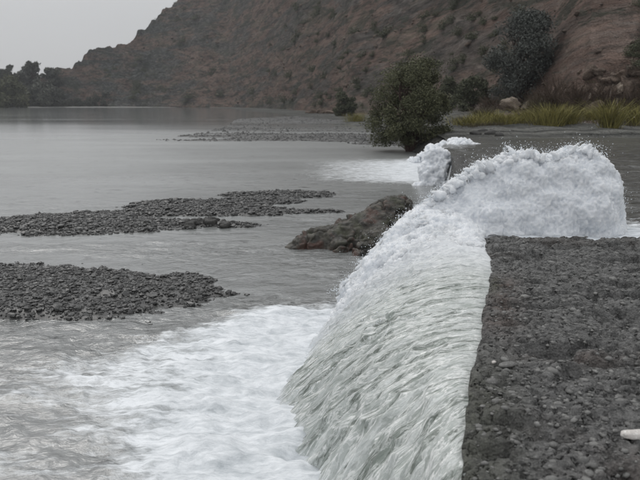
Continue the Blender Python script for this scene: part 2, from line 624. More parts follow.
# ---- land: shore, bank and hillside in one terrain, by azimuth and distance
UP = 0.93      # level of the water held back on the right
SHORE = [(-900, 300), (-300, 360), (0, 440), (100, 440), (200, 415), (232, 330), (250, 230), (300, 130), (340, 92), (370, 64),
         (392, 46), (405, 39), (430, 36.5), (455, 33), (500, 33.5), (540, 35), (580, 36), (640, 37.5), (760, 34), (1000, 26), (1500, 14)]
WLEV = [(-900, 0), (395, 0), (425, .55), (445, UP), (1500, UP)]
FOOT = [(-900, 340), (-300, 400), (0, 480), (60, 452), (150, 440), (230, 380), (300, 220), (350, 150), (400, 120), (450, 95),
        (500, 76), (550, 62), (580, 56), (640, 54), (900, 46), (1500, 30)]
TOPPX = [(-900, 40), (-300, 32), (0, 20), (40, 24), (60, 30), (75, 35), (90, 46), (105, 55), (120, 60), (140, 66), (152, 72), (167, 83), (187, 98), (222, 120),
         (300, 172), (400, 222), (640, 300), (900, 330), (1500, 380)]


def hill_z(px, d):
    """ground height at picture azimuth px and ground distance d (numpy arrays)"""
    az = px2az(px)
    ds, df = interp(px, SHORE), interp(px, FOOT)
    wl = interp(px, WLEV)
    te = interp(px, TOPPX) / FPX * np.cos(az)
    slope = 0.72
    dr = df / (1 - te / slope)
    x, y = d * np.sin(az), d * np.cos(az)
    ds = ds * (1 + .05 * fbm(x * .09, y * .03, seed=5))
    s = (d - df) / (dr - df)
    zr = te * dr + CAM_H
    # shore to foot
    t = np.clip((d - ds) / np.maximum(df - ds, 1), -1, 1)
    zb = np.where(t < 0, wl - .6 * np.clip((ds - d) / 3.0, 0, 1), wl + .10 * sstep(0, .1, t) + np.clip(t, 0, 1) * np.where(px > 420, .9, .5) * interp(px, [(-900, 1), (240, .6), (330, .35), (430, .7), (500, 1), (1500, 1)]))
    zfoot = wl + .9
    lin = np.clip(s, 0, 1)
    prof = lin * .82 + .18 * lin ** 2
    zh = zfoot + (zr - zfoot) * prof
    # cut bank on the right
    cut = sstep(535, 585, px) * sstep(0.0, .022, s) * (2.7 + .5 * vnoise(px * .05, px * 0, seed=2))
    back = np.clip(s - 1, 0, None)
    zh = zh + cut - back * (dr - df) * .35
    z = np.where(s > 0, np.maximum(zh, zb), zb)
    # relief: gullies and outcrops
    am = sstep(0, .08, s) * np.clip(d * .016, .8, 4.6)
    sa, tu_ = .26 * x - .966 * y, .966 * x + .26 * y
    wp_ = 14 * fbm(x * .012, y * .012, seed=20, octv=2)
    spur = 1 - 2 * np.abs(fbm((sa + wp_) * .026, tu_ * .004, seed=21, octv=4, gain=.6))
    n2 = 1 - 2 * np.abs(fbm(sa * .035, tu_ * .09, (z - .05 * sa) * .16, seed=33, octv=4))
    n3 = fbm(sa * .15, tu_ * .4, (z - .05 * sa) * .6, seed=41, octv=3)
    zz_ = (z - .06 * sa) / np.clip(d * .02, 1.6, 6)
    led = fbm(x * .02, y * .02, zz_ * .55, seed=78, octv=3) + .5 * fbm(x * .05, y * .05, zz_ * 1.6, seed=79, octv=2)
    z = z + am * (.55 * (spur - .5) * interp(px, [(150, .25), (230, .35), (320, .7), (1500, .9)]) + .95 * (n2 - .5) + .30 * n3 + .75 * led + 1.5 * fbm(x * .008, y * .008, zz_ * .17, seed=76, octv=2) + .5 * fbm(x * .035, y * .035, z * .03, seed=23, octv=3))
    z = z + sstep(-.2, .2, t) * (1 - sstep(0, .05, s)) * .12 * fbm(x * .7, y * .25, seed=9)
    # left headland wooded ridge gets a ragged top
    return z


def land(px, py_or_d, is_d=True):
    z = hill_z(np.array([float(px)]), np.array([float(py_or_d)]))[0]
    a = float(px2az(px))
    return Vector((py_or_d * math.sin(a), py_or_d * math.cos(a), z))


def surf(px, py, d0=20.0):
    """where the sight line through a pixel meets the land"""
    ds = np.linspace(d0, 420, 4000)
    a = float(px2az(px))
    z = hill_z(np.full(4000, float(px)), ds)
    row = 240 - FPX * np.tan(np.arctan2(z - CAM_H, ds * math.cos(a)) + TH)
    k = int(np.argmax(row <= py)) if (row <= py).any() else 3999
    return Vector((ds[k] * math.sin(a), ds[k] * math.cos(a), float(z[k])))


NA, NR = 660, 330
pxs = np.concatenate([np.linspace(-900, -20, 60, endpoint=False), np.linspace(-20, 680, NA - 120, endpoint=False), np.linspace(680, 1500, 60)])
tr = np.linspace(0, 1, NR)
rows = []
ds_, df_ = interp(pxs, SHORE), interp(pxs, FOOT)
dr_ = df_ / (1 - interp(pxs, TOPPX) / FPX * np.cos(px2az(pxs)) / .72)
k1, k2, k3 = .22, .92, 1.0
D = np.where(tr[None] < k1, (ds_ * .88)[:, None] + (df_ - ds_ * .88)[:, None] * (tr[None] / k1),
             np.where(tr[None] < k2, df_[:, None] + (dr_ - df_)[:, None] * 1.03 * ((tr[None] - k1) / (k2 - k1)) ** 1.15,
                      df_[:, None] + (dr_ - df_)[:, None] * 1.03 + (tr[None] - k2) / (k3 - k2) * 220))
PX = np.repeat(pxs[:, None], NR, 1)
Z = hill_z(PX, D)
AZ = px2az(PX)
V = np.stack([D * np.sin(AZ), D * np.cos(AZ), Z], -1).reshape(-1, 3)
sfr = (D - df_[:, None]) / (dr_ - df_)[:, None]
gravelly = (1 - sstep(-.12, .02, sfr)) * (1 - .75 * sstep(440, 520, PX) * sstep(.3, .6, (D - ds_[:, None]) / (df_ - ds_)[:, None]))
slate = interp(PX, [(-900, .5), (130, .42), (220, .22), (300, .12), (400, .08), (460, -.02), (530, -.25), (700, -.35), (1500, -.4)]) + .12 * (sfr - .5)
hl = mesh_obj('hillside', V, grid_faces(len(pxs), NR), M['hill'], attrs={'gravelly': gravelly, 'slate': slate,
                      'sal': .26 * V[:, 0] - .966 * V[:, 1], 'tup': .966 * V[:, 0] + .26 * V[:, 1]})
tag(hl, 'bare brown rocky hillside with its shore and cut bank', kind='structure')

# ---- the pale far shore line
pp = np.linspace(24, 205, 160)
dd = interp(pp, SHORE)
rowsS = []
for off, zz in ((-3.5, -.05), (-1.0, .22), (6.0, .50), (14.0, .2)):
    dist = dd + off * dd / 440
    a = px2az(pp)
    rowsS.append(np.stack([dist * np.sin(a), dist * np.cos(a), zz * (1 + .25 * vnoise(pp * .11, pp * 0)) * sstep(24, 32, pp) * (1 - .9 * sstep(120, 205, pp)) + 0 * pp], -1))
sh = mesh_obj('far_shore', np.stack(rowsS, 1).reshape(-1, 3), grid_faces(160, 4), M['sand'])
tag(sh, 'pale sandy strip along the far waterline', kind='structure')

# ---- gravel bars (shape shared by the water's shallows)
# each: centre x, y, half length, half width, angle, height
BARS = [(-4.75, 9.25, 3.30, 1.55, -.10, .10),
        (-5.9, 14.5, 3.3, 1.15, .04, .075),
        (-3.0, 16.9, 2.2, 1.35, -.10, .085),
        (-1.2, 19.3, 1.5, .75, .10, .07), (-4.4, 15.9, 1.5, .55, .05, .05), (-1.75, 18.0, 1.3, .6, .0, .06),
        (-1.9, 14.4, .8, .25, .0, .04), (-.4, 16.2, 1.0, .25, .05, .035)]


def bar_h(x, y):
    h = np.full_like(x, -1.0)
    for cx, cy, a, b, th, hh in BARS:
        dx, dy = x - cx, y - cy
        u = (dx * math.cos(th) + dy * math.sin(th)) / a
        v = (-dx * math.sin(th) + dy * math.cos(th)) / b
        r = np.sqrt(u * u + v * v) + .42 * fbm(x * 1.1, y * 2.2, seed=61, octv=5, gain=.6)
        h = np.maximum(h, hh * (1 - r * r) * 1.4)
    return np.minimum(h, .105) + .030 * fbm(x * 2.4, y * 5, seed=64)


gx, gy = np.meshgrid(np.linspace(-12, 1.5, 220), np.linspace(6.8, 21, 220), indexing='ij')
gz = np.maximum(bar_h(gx, gy), -.35)
gb = mesh_obj('gravel_bar', np.stack([gx, gy, gz], -1).reshape(-1, 3), grid_faces(220, 220), M['gravel'], attrs={'tone': .15 + 0 * gx})
tag(gb, 'low dark gravel bars rising out of the shallow river', kind='structure')

# gravel flats further out, barely above the water
azf = np.linspace(float(px2az(120)), float(px2az(470)), 300)
rf = np.exp(np.linspace(math.log(40), math.log(150), 200))
AF, RF = np.meshgrid(azf, rf, indexing='ij')
XF, YF = RF * np.sin(AF), RF * np.cos(AF)
pf = 320 + FPX * np.tan(AF)
lo = interp(pf, [(120, 53), (165, 47.5), (240, 46.5), (300, 46), (370, 41.5), (470, 40)])
hi = interp(pf, [(120, 53), (165, 54), (210, 66), (228, 80), (240, 120), (300, 140), (470, 140)])
mf = np.minimum(sstep(-.5, 3, RF - lo), sstep(-1, 4, hi - RF))
mf2 = .35 + .65 * np.maximum(sstep(62, 54, RF), sstep(75, 95, RF)) * sstep(150, 260, pf)
zf = -.075 + .10 * mf * mf2 + .17 * fbm(XF * .11, YF * .42, seed=510, octv=6, gain=.6) * mf
gf = mesh_obj('gravel_flat', np.stack([XF, YF, zf], -1).reshape(-1, 3), grid_faces(300, 200), M['gravel_dark'], attrs={'tone': .35 + .5 * fbm(XF * .3, YF * .9, seed=511)})
tag(gf, 'low grey gravel flats barely breaking the surface far out', kind='structure')

# ---- landing line of the falling water and the slab's edge
EDGE = np.array([[.05, .55], [.56, 2.5], [.90, 3.85], [1.10, 4.42], [1.45, 5.6], [1.72, 6.65], [2.02, 8.12]])


def edge_x(y):
    e = np.interp(y, EDGE[:, 1], EDGE[:, 0])
    return e + .020 * vnoise(y * 1.6, y * 0, seed=3) + .010 * vnoise(y * 6, y * 0, seed=4) - .012 * np.clip(vnoise(y * 2.7, y * 0, seed=44) - .35, 0, 1) * -1.2


# ---- river water
NAw, NRw = 460, 560
azs = np.linspace(px2az(-900), px2az(1050), NAw)
rs = np.exp(np.linspace(math.log(1.6), math.log(560), NRw))
A2, R2 = np.meshgrid(azs, rs, indexing='ij')
X, Y = R2 * np.sin(A2), R2 * np.cos(A2)
# main foam tongue running away to the left
riff = sstep(-.15, .35, fbm(X * .28, Y * .75, seed=86, octv=3))
up_ = np.interp(X, [-6, -3.2, -2.1, -1.45, -.6, .4, 1.5], [6.75, 7.0, 7.45, 8.25, 8.9, 9.1, 9.2]) + .25 * fbm(X * 1.1, Y * 1.5, seed=15)
lo_ = np.interp(X, [-6, -3.2, -2.0, -1.2, -.4, 0.6], [5.6, 5.2, 4.6, 3.4, 1.8, 1.0]) + .3 * fbm(X * 1.1, Y * 1.5, seed=16)
F1 = sstep(-.35, 1.1, up_ - Y) * sstep(-1.3, 1.5, Y - lo_) * interp(X, [(-9, .1), (-5, .38), (-3.2, .58), (-2.2, .70), (-1.2, .86), (-.6, 1.0), (2, 1.0)])
F1 = np.maximum(F1, .66 * sstep(-8, -2, X) * sstep(1.0, 2.0, Y) * sstep(8.4, 7.0, Y) * (.72 + .6 * fbm(X * .7, Y * 2.8, seed=19)))
# the far spill: long pale streaks at 20-38 m
pxx = 320 + FPX * np.tan(A2)
F2 = sstep(19, 24, Y) * (1 - sstep(29, 38, Y)) * interp(pxx, [(120, 0), (250, .22), (330, .58), (390, .76), (420, .88), (450, .9)])
F2 = F2 * (1 - .75 * (Y > 0) * sstep(380, 330, pxx) * sstep(23, 21, Y))
F3 = .22 * riff * sstep(-7, -1, X) * sstep(7, 8.5, Y) * sstep(26, 14, Y) + .50 * np.exp(-((X - .7) / 1.8) ** 2 - ((Y - 9.6) / .9) ** 2)
foam = np.clip(np.maximum(np.maximum(F1, F2), F3), 0, 1)
lim = 1 - .8 * sstep(20, 60, R2)
turb = F1 * (.075 * fbm(X * 1.4, Y * 3.0, seed=81, octv=3) + .050 * fbm(X * 4, Y * 9, seed=82, octv=3) + .024 * fbm(X * 13, Y * 24, seed=83, octv=2))
rip = (.016 * fbm(X * 1.0, Y * 3.4, seed=84, octv=4) + .012 * fbm(X * 3.4, Y * 10, seed=85, octv=3)) * (1 - sstep(22, 46, R2)) * (.35 + .5 * sstep(14, 9, Y) + .95 * riff)
near = .02 * F1
Zw = turb + rip + near
ripple = interp(R2, [(0, .9), (9, .8), (14, .5), (22, .35), (50, .16), (90, .06), (400, .015)]) * (.8 + .5 * fbm(X * .12, Y * .35, seed=90))
ripple = ripple + .45 * sstep(230, 420, pxx) * sstep(40, 60, Y) + .35 * riff * sstep(34, 16, R2)
rv = mesh_obj('river_water', np.stack([X, Y, Zw], -1).reshape(-1, 3), grid_faces(NAw, NRw), M['water'],
              attrs={'foam': foam, 'ripple': np.clip(ripple, 0, 1),
                     'rgh': np.clip(interp(R2, [(0, .06), (9, .08), (16, .18), (40, .26), (58, .24), (76, .11), (100, .03), (200, .02), (440, .02)]) + .06 * fbm(X * .03, Y * .10, seed=91), .03, .5)})
tag(rv, 'wide grey river streaked with foam below the weir', kind='structure')

# ---- water held back on the right
NXu, NYu = 240, 260
yu = np.exp(np.linspace(math.log(8.15), math.log(62), NYu))
xl = np.interp(yu, [8.1, 12, 22, 26, 30, 33, 40, 62], [2.05, 2.7, 4.25, 4.6, 5.6, 6.0, 6.5, 9])
tx = np.linspace(0, 1, NXu) ** 1.6
XU = xl[None] + tx[:, None] * (yu[None] * 1.3 + 3)
YU = np.repeat(yu[None], NXu, 0)
ZU = UP + (.055 * fbm(XU * 1.2, YU * 3.0, seed=101, octv=4) + .030 * fbm(XU * 4, YU * 9, seed=102, octv=3)) * (1 - .8 * sstep(14, 40, YU))
fu = .75 * sstep(10.4, 8.6, YU) * (1 - sstep(4.6, 6.6, XU)) + .25 * sstep(12, 9, YU)
fu = fu + .6 * sstep(24, 26, YU) * sstep(31, 29, YU) * sstep(1.8, .6, XU - np.interp(YU, yu, xl))
ru = np.clip(1.0 - .55 * sstep(12, 40, YU), 0, 1)
uw = mesh_obj('upstream_water', np.stack([XU, YU, ZU], -1).reshape(-1, 3), grid_faces(NXu, NYu)[:, ::-1], M['water_up'],
              attrs={'foam': np.clip(fu, 0, 1), 'ripple': ru, 'rgh': .08 + .1 * sstep(12, 40, YU)})
tag(uw, 'dark rippled water held back behind the weir', kind='structure')

# ---- the weir: a thing with its slab top, edge and far wall
weir = empty('concrete_weir', (2.5, 4, -1), 'rough grey pebbly concrete weir slab the water pours off', 'weir')
NS, NT = 400, 540
tt = np.linspace(0, 1, NT)
ysl = .35 + (8.14 - .35) * tt
ysl = np.concatenate([ysl])
sx = np.linspace(0, 1, NS) ** 1.25 * 7.5
YS = np.repeat(ysl[None], NS, 0)
XS = edge_x(YS) + sx[:, None]
far_in = .05 * vnoise(XS * 1.7, XS * 0, seed=8) + .03 * vnoise(XS * 6, XS * 0, seed=9)
YS = YS + far_in * sstep(6.5, 8.1, YS)


def slab_z(x, y):
    e = x - edge_x(y)
    z = 1.0 + .022 * fbm(x * 1.5, y * 2.2, seed=110, octv=3)
    z = z + .032 * fbm(x * 4, y * 9, seed=111, octv=3) * (.4 + .6 * sstep(0, .12, e))
    cell = np.abs(fbm(x * 15, y * 22, seed=112, octv=3))
    z = z - .036 * np.exp(-(cell / .10) ** 2) + .010 * fbm(x * 34, y * 40, seed=113, octv=2)
    pit = fbm(x * 2.6, y * 6.5, seed=114, octv=3)
    z = z - .095 * sstep(.10, .40, pit) * sstep(.0, .15, e)
    z = z - .018 * np.exp(-(e / .03) ** 2) - .04 * np.exp(-((8.14 - y) / .05) ** 2)
    return z


ZS = slab_z(XS, YS)
e_ = XS - edge_x(YS)
rust = np.clip(np.exp(-((e_ - .14) / .16) ** 2) * sstep(4.2, 4.9, YS) * sstep(6.6, 5.8, YS) +
               .75 * np.exp(-((YS - 4.15) / .12) ** 2) * np.exp(-((e_ - .8) / .5) ** 2) * 1.2 +
               .8 * np.exp(-((XS - 1.45) / .22) ** 2 - ((YS - 2.72) / .2) ** 2), 0, 1) * (.35 + .4 * fbm(XS * 6, YS * 6, seed=4))
moss = np.clip(sstep(.45, .0, e_) * sstep(4.6, 3.4, YS) * .5 + .7 * np.exp(-((e_ - .05) / .05) ** 2 - ((YS - 5.9) / .3) ** 2), 0, 1)
# skirt down the left and far sides
Vs = np.stack([XS, YS, ZS], -1)
sk = [Vs[0].copy() for _ in range(6)]
LS = []
for i, (dz, dx) in enumerate(((0, 0), (.10, .01), (.3, .03), (.6, .02), (1.2, .05), (1.9, .05))):
    r = Vs[0].copy()
    r[:, 2] -= dz
    r[:, 0] += dx + (.03 * fbm(r[:, 1] * 3, r[:, 2] * 3, seed=5) if i else 0)
    LS.append(r)
FS = []
for i, (dz, dy) in enumerate(((0, 0), (.08, .02), (.3, 0), (.8, .02), (1.9, .02))):
    r = Vs[:, -1].copy()
    r[:, 2] -= dz
    r[:, 1] += dy
    FS.append(r)
ob = mesh_obj('slab_top', Vs.reshape(-1, 3) - np.array(weir.location[:]), grid_faces(NS, NT), M['slab'], weir,
              attrs={'rust': np.clip(rust, 0, 1), 'moss': moss})
ob = mesh_obj('side_wall', np.stack(LS).reshape(-1, 3) - np.array(weir.location[:]), grid_faces(6, NT), M['slab'], weir)
ob = mesh_obj('rear_wall', np.stack(FS).reshape(-1, 3) - np.array(weir.location[:]), grid_faces(5, NS)[:, ::-1], M['slab'], weir)

# pebbles set in the slab
n = 10000
yy = .5 + 7.6 * rng.uniform(0, 1, n) ** .8
ee = rng.uniform(.02, 1, n) * np.minimum(6.5, .9 + .62 * yy + .3)
xx = edge_x(yy) + ee
zz = slab_z(xx, yy)
R = np.exp(rng.normal(math.log(.0125), .45, n)).clip(.005, .045)
v, f, tone = stones_geo(np.stack([xx, yy, zz - R * .12], -1), R, .5, .22, seed=5)
pb = mesh_obj('set_pebbles', v - np.array(weir.location[:]), f, M['pebble'], weir, attrs={'tone': tone})
tag(pb, kind='stuff')

# ================================================================== FALLING WATER
# one skin from the slab's edge down to the landing line; u along the edge, t down the fall
NU, NTT = 1050, 230
uu = np.linspace(0, 1, NU)
Su = np.array([[.14, .9, .93], [.55, 2.45, .95], [.83, 3.55, .955], [1.10, 4.42, .955], [1.43, 5.55, .96], [1.71, 6.62, .97], [1.98, 7.9, .98], [2.06, 8.6, 1.0]])
Lu = np.array([[.06, .8], [.36, 2.20], [.20, 3.40], [-.12, 4.65], [-.40, 5.68], [-.12, 6.85], [.14, 7.8], [.32, 8.7]])
tu = np.array([0, .16, .28, .40, .56, .72, .88, 1])
Av = np.interp(uu, tu, [0, 0, .0, .02, .06, .16, .42, .80])


def smooth1(a, k=61):
    w = np.hanning(k)
    w /= w.sum()
    p = np.pad(a, (k // 2, k // 2), mode='edge')
    return np.convolve(p, w, 'valid')


Sx, Sy, Sz = [np.interp(uu, tu, Su[:, i]) for i in range(3)]
Sx = np.where(Sy < 8.1, edge_x(Sy) + .02, Sx)
Lx, Ly = [smooth1(np.interp(uu, tu, Lu[:, i]), 121) for i in range(2)]
Av = smooth1(Av, 81)
t = np.linspace(0, 1, NTT)
T = t[None]
Hx = Sx[:, None] + (Lx - Sx)[:, None] * T
# water leaves square to the edge then is dragged a little towards the camera
bend = .10 * np.sin(T * math.pi) * np.ones((NU, 1))
Hy = Sy[:, None] + (Ly - Sy)[:, None] * T - bend * .6
z0 = Sz[:, None]
a = Av[:, None]
Hz = z0 + a * T * 2.0 - (z0 + 2 * a + .06) * T ** 2
width = np.linspace(0, 1, NU)[:, None] * 8.0
UU = np.repeat(width, NTT, 1)
LEN = np.sqrt((Lx - Sx) ** 2 + (Ly - Sy) ** 2)[:, None] + .6
TV = T * LEN
wob = .035 * fbm(UU * 1.4, TV * 1.1, seed=140, octv=3)
env = (.0 + 1.0 * sstep(0, .10, T)) * (.30 + .70 * sstep(0, .5, T))
d1 = fbm((UU + wob) * 9, TV * 1.2, seed=141, octv=3)
d2 = fbm((UU + wob * .7) * 26, TV * 3.6, seed=142, octv=3)
d3 = 1 - 2 * np.abs(fbm((UU + wob) * 15, TV * 3.4, seed=143, octv=2))
disp = env * (.045 * d1 + .022 * d2 + .034 * d3) * (1 + .5 * vnoise(UU * 1.3, TV * 1.5, seed=149))
fo = sstep(.60, .86, uu)[:, None] * np.ones_like(T) + .25 * sstep(.85, 1.0, T) + 0 * Hx
fo = np.maximum(fo, sstep(.93, 1.0, T) * .8 * sstep(.3, .6, uu)[:, None])
disp = disp + (sstep(.62, .9, uu)[:, None] * env) * (.09 * fbm(Hx * 4, Hy * 6, Hz * 4, seed=144, octv=5, gain=.6) + .045 * fbm(Hx * 16, Hy * 24, Hz * 13, seed=145, octv=3, gain=.6))
Pm = np.stack([Hx, Hy, Hz], -1)
du = np.gradient(Pm, axis=0)
dv = np.gradient(Pm, axis=1)
nn = np.cross(dv, du)
nn /= np.linalg.norm(nn, axis=-1, keepdims=True) + 1e-9
if nn[NU // 2, NTT // 2, 2] < 0: nn = -nn
Pm = Pm + nn * disp[..., None]
fc_ = grid_faces(NU, NTT)
ws = mesh_obj('falling_water', Pm.reshape(-1, 3), fc_, M['sheet'], attrs={'su': UU, 'sv': TV, 'foam': np.clip(fo, 0, 1)})
tag(ws, 'curved glassy sheet of water falling off the weir edge', kind='structure')

# ---- the surge boiling up behind the slab
sil = [(652, 236), (634, 233), (620, 229), (612, 218), (613, 200), (607, 174), (597, 156), (586, 150), (574, 149), (562, 154), (554, 158), (548, 166), (541, 158), (531, 153), (520, 157), (512, 154), (498, 161),
       (482, 166), (468, 174), (452, 186), (440, 196), (428, 206), (416, 214), (408, 226), (400, 240), (388, 252), (376, 264), (366, 286), (358, 304)]
Pb, Rb = [], []
for i in range(len(sil) - 1):
    for k in range(3):
        q = (k + random.uniform(-.2, .2)) / 3
        px = sil[i][0] + (sil[i + 1][0] - sil[i][0]) * q
        py = sil[i][1] + (sil[i + 1][1] - sil[i][1]) * q
        dist = np.interp(px, [350, 430, 500, 620], [8.75, 9.0, 9.15, 9.1])
        top = atd(px, py, dist)
        low = np.interp(px, [350, 440, 480, 620], [-.2, -.1, .8, .85])
        r0 = np.interp(px, [350, 400, 500, 580, 608, 618, 652], [.14, .20, .26, .26, .18, .07, .04])
        zc = top.z - r0
        while zc > low - .1:
            # body widens downwards
            depth = (top.z - zc)
            for s_ in range(4):
                r = r0 * random.uniform(.55, 1.15)
                yo = random.uniform(-1, 1) * min(.55, .12 + depth * .55)
                if px < 450 and yo > 0: yo *= .25
                xo = random.gauss(0, .04) if px < 590 else -abs(random.gauss(0, .05))
                if px < 432: r *= .5
                Pb.append((top.x + xo, max(dist + yo, 8.35 + r * .5 if px > 478 else 0), zc + random.uniform(-.05, .03)))
                Rb.append(r * .95)
            zc -= r0 * .40
        # crest scallops, close to the body
        for s_ in range(16):
            r = random.uniform(.012, .050) * (.45 if sil[i][0] < 434 else 1)
            Pb.append((top.x + random.gauss(0, .06) - (.08 if px > 590 else 0), dist + random.gauss(0, .14), top.z - r * .6 + random.gauss(-.01, .02)))
            Rb.append(r)
# foam carried down over the top of the falling sheet, so the two run together
for k in range(2600):
    u = random.uniform(.76, 1.0)
    tt_ = random.random() ** .8
    w_ = sstep(.76, .97, u + .06 * float(vnoise(tt_ * 7, u * 31, seed=8)))
    r = (.010 + .065 * float(w_)) * random.uniform(.6, 1.1)
    if r < .02: continue
    q_ = Pm[int(u * (NU - 1)), int(tt_ * (NTT - 1))]
    if q_[1] < 8.25 and q_[0] > edge_x(q_[1]) - r * 1.1: continue
    Pb.append((q_[0], q_[1], q_[2] - r * .45))
    Rb.append(r)
# the face between the falling edge and the crest behind it
e1 = Pm[-1]
pxe = 320 + FPX * e1[:, 0] / (e1[:, 1] * math.cos(TH) + (CAM_H - e1[:, 2]) * math.sin(TH))
for k in range(4200):
    j = int(random.random() * (NTT - 1))
    p0 = Vector(e1[j])
    px = float(pxe[j]) + random.gauss(0, 3)
    cy = float(np.interp(px, [q[0] for q in sil[::-1]], [q[1] for q in sil[::-1]]))
    dist = float(np.interp(px, [350, 430, 500, 620], [8.75, 9.0, 9.15, 9.1]))
    p1 = atd(px, cy + 7, dist)
    w_ = random.random()
    p = p0.lerp(p1, w_) + Vector((0, 0, .10 * math.sin(math.pi * w_)))
    r = random.uniform(.05, .09)
    Pb.append((p.x, p.y + .03, p.z - r))
    Rb.append(r)
for k in range(900):
    w_, v_ = random.random(), random.random()
    p0 = Vector((1.9 + .35 * v_, 8.42, 1.0))
    px = 478 + 26 * v_
    cy = float(np.interp(px, [q[0] for q in sil[::-1]], [q[1] for q in sil[::-1]]))
    p = p0.lerp(atd(px, cy + 7, 9.1), w_) + Vector((0, 0, .08 * math.sin(math.pi * w_)))
    r = random.uniform(.05, .09)
    Pb.append((p.x, max(p.y, 8.3 + r), p.z - r))
    Rb.append(r)
nb_ = len(Pb)
for k in range(700):
    i = min(len(sil) - 2, 2 + int(random.random() ** .8 * (len(sil) - 3)))
    q = random.random()
    px = sil[i][0] + (sil[i + 1][0] - sil[i][0]) * q
    py = sil[i][1] + (sil[i + 1][1] - sil[i][1]) * q + abs(random.gauss(0, 9))
    dist = float(np.interp(px, [350, 430, 500, 620], [8.75, 9.0, 9.15, 9.1])) - random.uniform(-.1, .35)
    p = atd(px, py, dist)
    tilt = np.interp(px, [350, 430, 520, 570, 612], [-1.3, -.9, -.25, .05, .5]) + random.gauss(0, .3)
    dirv = Vector((math.sin(tilt), random.gauss(-.1, .3), math.cos(tilt)))
    ln = random.uniform(.05, .20) * (1.3 if random.random() < .15 else 1)
    r = random.uniform(.016, .046)
    for j in range(7):
        f_ = j / 6
        w_ = p + dirv * (ln * f_) + Vector((0, 0, -.5 * ln * f_ * f_))
        Pb.append(tuple(w_))
        Rb.append(r * (1 - .72 * f_))
# tongues of water torn off the left flank of the fall
for k in range(170):
    u = random.uniform(.93, 1.0)
    tt_ = random.uniform(.15, .96)
    p = Vector(Pm[int(u * (NU - 1)), int(tt_ * (NTT - 1))])
    dirv = Vector((-.85 + random.gauss(0, .35), random.gauss(0, .3), .75 - .7 * tt_ + random.gauss(0, .35))).normalized()
    ln = random.uniform(.04, .17) * (.4 + .6 * (u - .66) / .34)
    r = random.uniform(.016, .040)
    for j in range(7):
        f_ = j / 6
        w_ = p + dirv * (ln * f_) + Vector((0, 0, -.6 * ln * f_ * f_))
        Pb.append(tuple(w_))
        Rb.append(r * (1 - .72 * f_))
Pj, Rj = np.array(Pb[nb_:]), np.array(Rb[nb_:])
Pb, Rb = np.array(Pb[:nb_]), np.array(Rb[:nb_])
surge = remeshed('surging_foam', Pb, Rb, .016, M['foam'])
keep_big(surge)
sm_ = surge.modifiers.new('smooth', 'SMOOTH')
sm_.iterations = 26
dg = bpy.context.evaluated_depsgraph_get()
dg.update()
me_ = bpy.data.meshes.new_from_object(surge.evaluated_get(dg))
surge.modifiers.clear()
surge.data = me_


def foam_disp(x, y, z):
    w = .15 * fbm(x * 2, y * 2, z * 2, seed=200, octv=2)
    b1 = fbm(x * 2.6 + w, y * 4, z * 2.6, seed=201, octv=2)
    b2 = fbm((x + w) * 9, y * 13, (z - w) * 7, seed=202, octv=3, gain=.6)
    b3 = 1 - 2 * np.abs(fbm((x + w) * 17, y * 20, (z - w) * 13, seed=203, octv=2))
    b4 = fbm(x * 46, y * 46, z * 36, seed=204, octv=2)
    b5 = fbm(x * 22, y * 30, z * 9, seed=205, octv=2)
    b6 = np.clip(fbm(x * 30, y * 30, z * 22, seed=206, octv=3), 0, 1)
    return .040 * b1 + .012 * b2 + .020 * b4 + .020 * b5 + .026 * b6


co = displace(surge, foam_disp)
tag(surge, 'white foam surging up behind the slab and over its corner', kind='stuff')

# torn peaks rising from the crest
pk = remeshed('foam_peaks', Pj, Rj, .0115, M['foam'])
displace(pk, lambda x, y, z: .016 * fbm(x * 22, y * 22, z * 22, seed=221, octv=3))
tag(pk, 'ragged white peaks torn from the crest of the foam', kind='stuff')

# spray: bursts of drops thrown clear of the foam
DP, DR = [], []
for k in range(380):
    j = int(rng.integers(0, len(Pj) // 7)) * 7
    p0, p1 = Pj[j], Pj[j + 6]
    dv_ = (p1 - p0) / (np.linalg.norm(p1 - p0) + 1e-6)
    n_ = int(rng.integers(4, 42))
    dist_ = rng.exponential(.042, n_)
    pos = p1[None] + dv_[None] * dist_[:, None] + rng.normal(0, 1, (n_, 3)) * (.015 + .35 * dist_[:, None])
    DP.append(pos)
    DR.append(np.exp(rng.normal(math.log(.0045), .6, n_)).clip(.0015, .010) * np.exp(-dist_ * 2.2))
base, Rd = np.concatenate(DP), np.concatenate(DR)
# finest drops: a thin mist over the crest and down the flank
bs = np.concatenate([Pj[rng.integers(0, len(Pj), 15000)], Pm[rng.integers(int(NU * .86), NU, 7000), rng.integers(NTT // 5, NTT, 7000)]])
mo = rng.normal(0, 1, bs.shape) * np.array([.05, .05, .045]) * rng.exponential(.8, (len(bs), 1))
mo[:, 2] = np.abs(mo[:, 2]) * .8
mo[:, 0] -= .02
base = np.concatenate([base, bs + mo])
Rd = np.concatenate([Rd, rng.uniform(.0012, .0030, len(bs))])
v1, f1, _ = stones_geo(base, Rd, 1.0, .1, base=OCT, seed=9)
# drops over the sheet and the foot of the fall
iu = rng.integers(int(NU * .5), NU, 2600)
it = rng.integers(NTT // 3, NTT, 2600)
b2 = Pm[iu, it] + np.abs(rng.normal(0, 1, (2600, 3))) * np.array([-.03, .02, .03])
R2_ = np.exp(rng.normal(math.log(.0030), .4, 2600)).clip(.0015, .007)
v2, f2, _ = stones_geo(b2, R2_, 1.0, .1, base=OCT, seed=10)
v, f = join_geo([(v1, f1), (v2, f2)])
sp = mesh_obj('spray', v, f, M['drop'])
tag(sp, 'fine drops of spray thrown off the foam', kind='stuff')

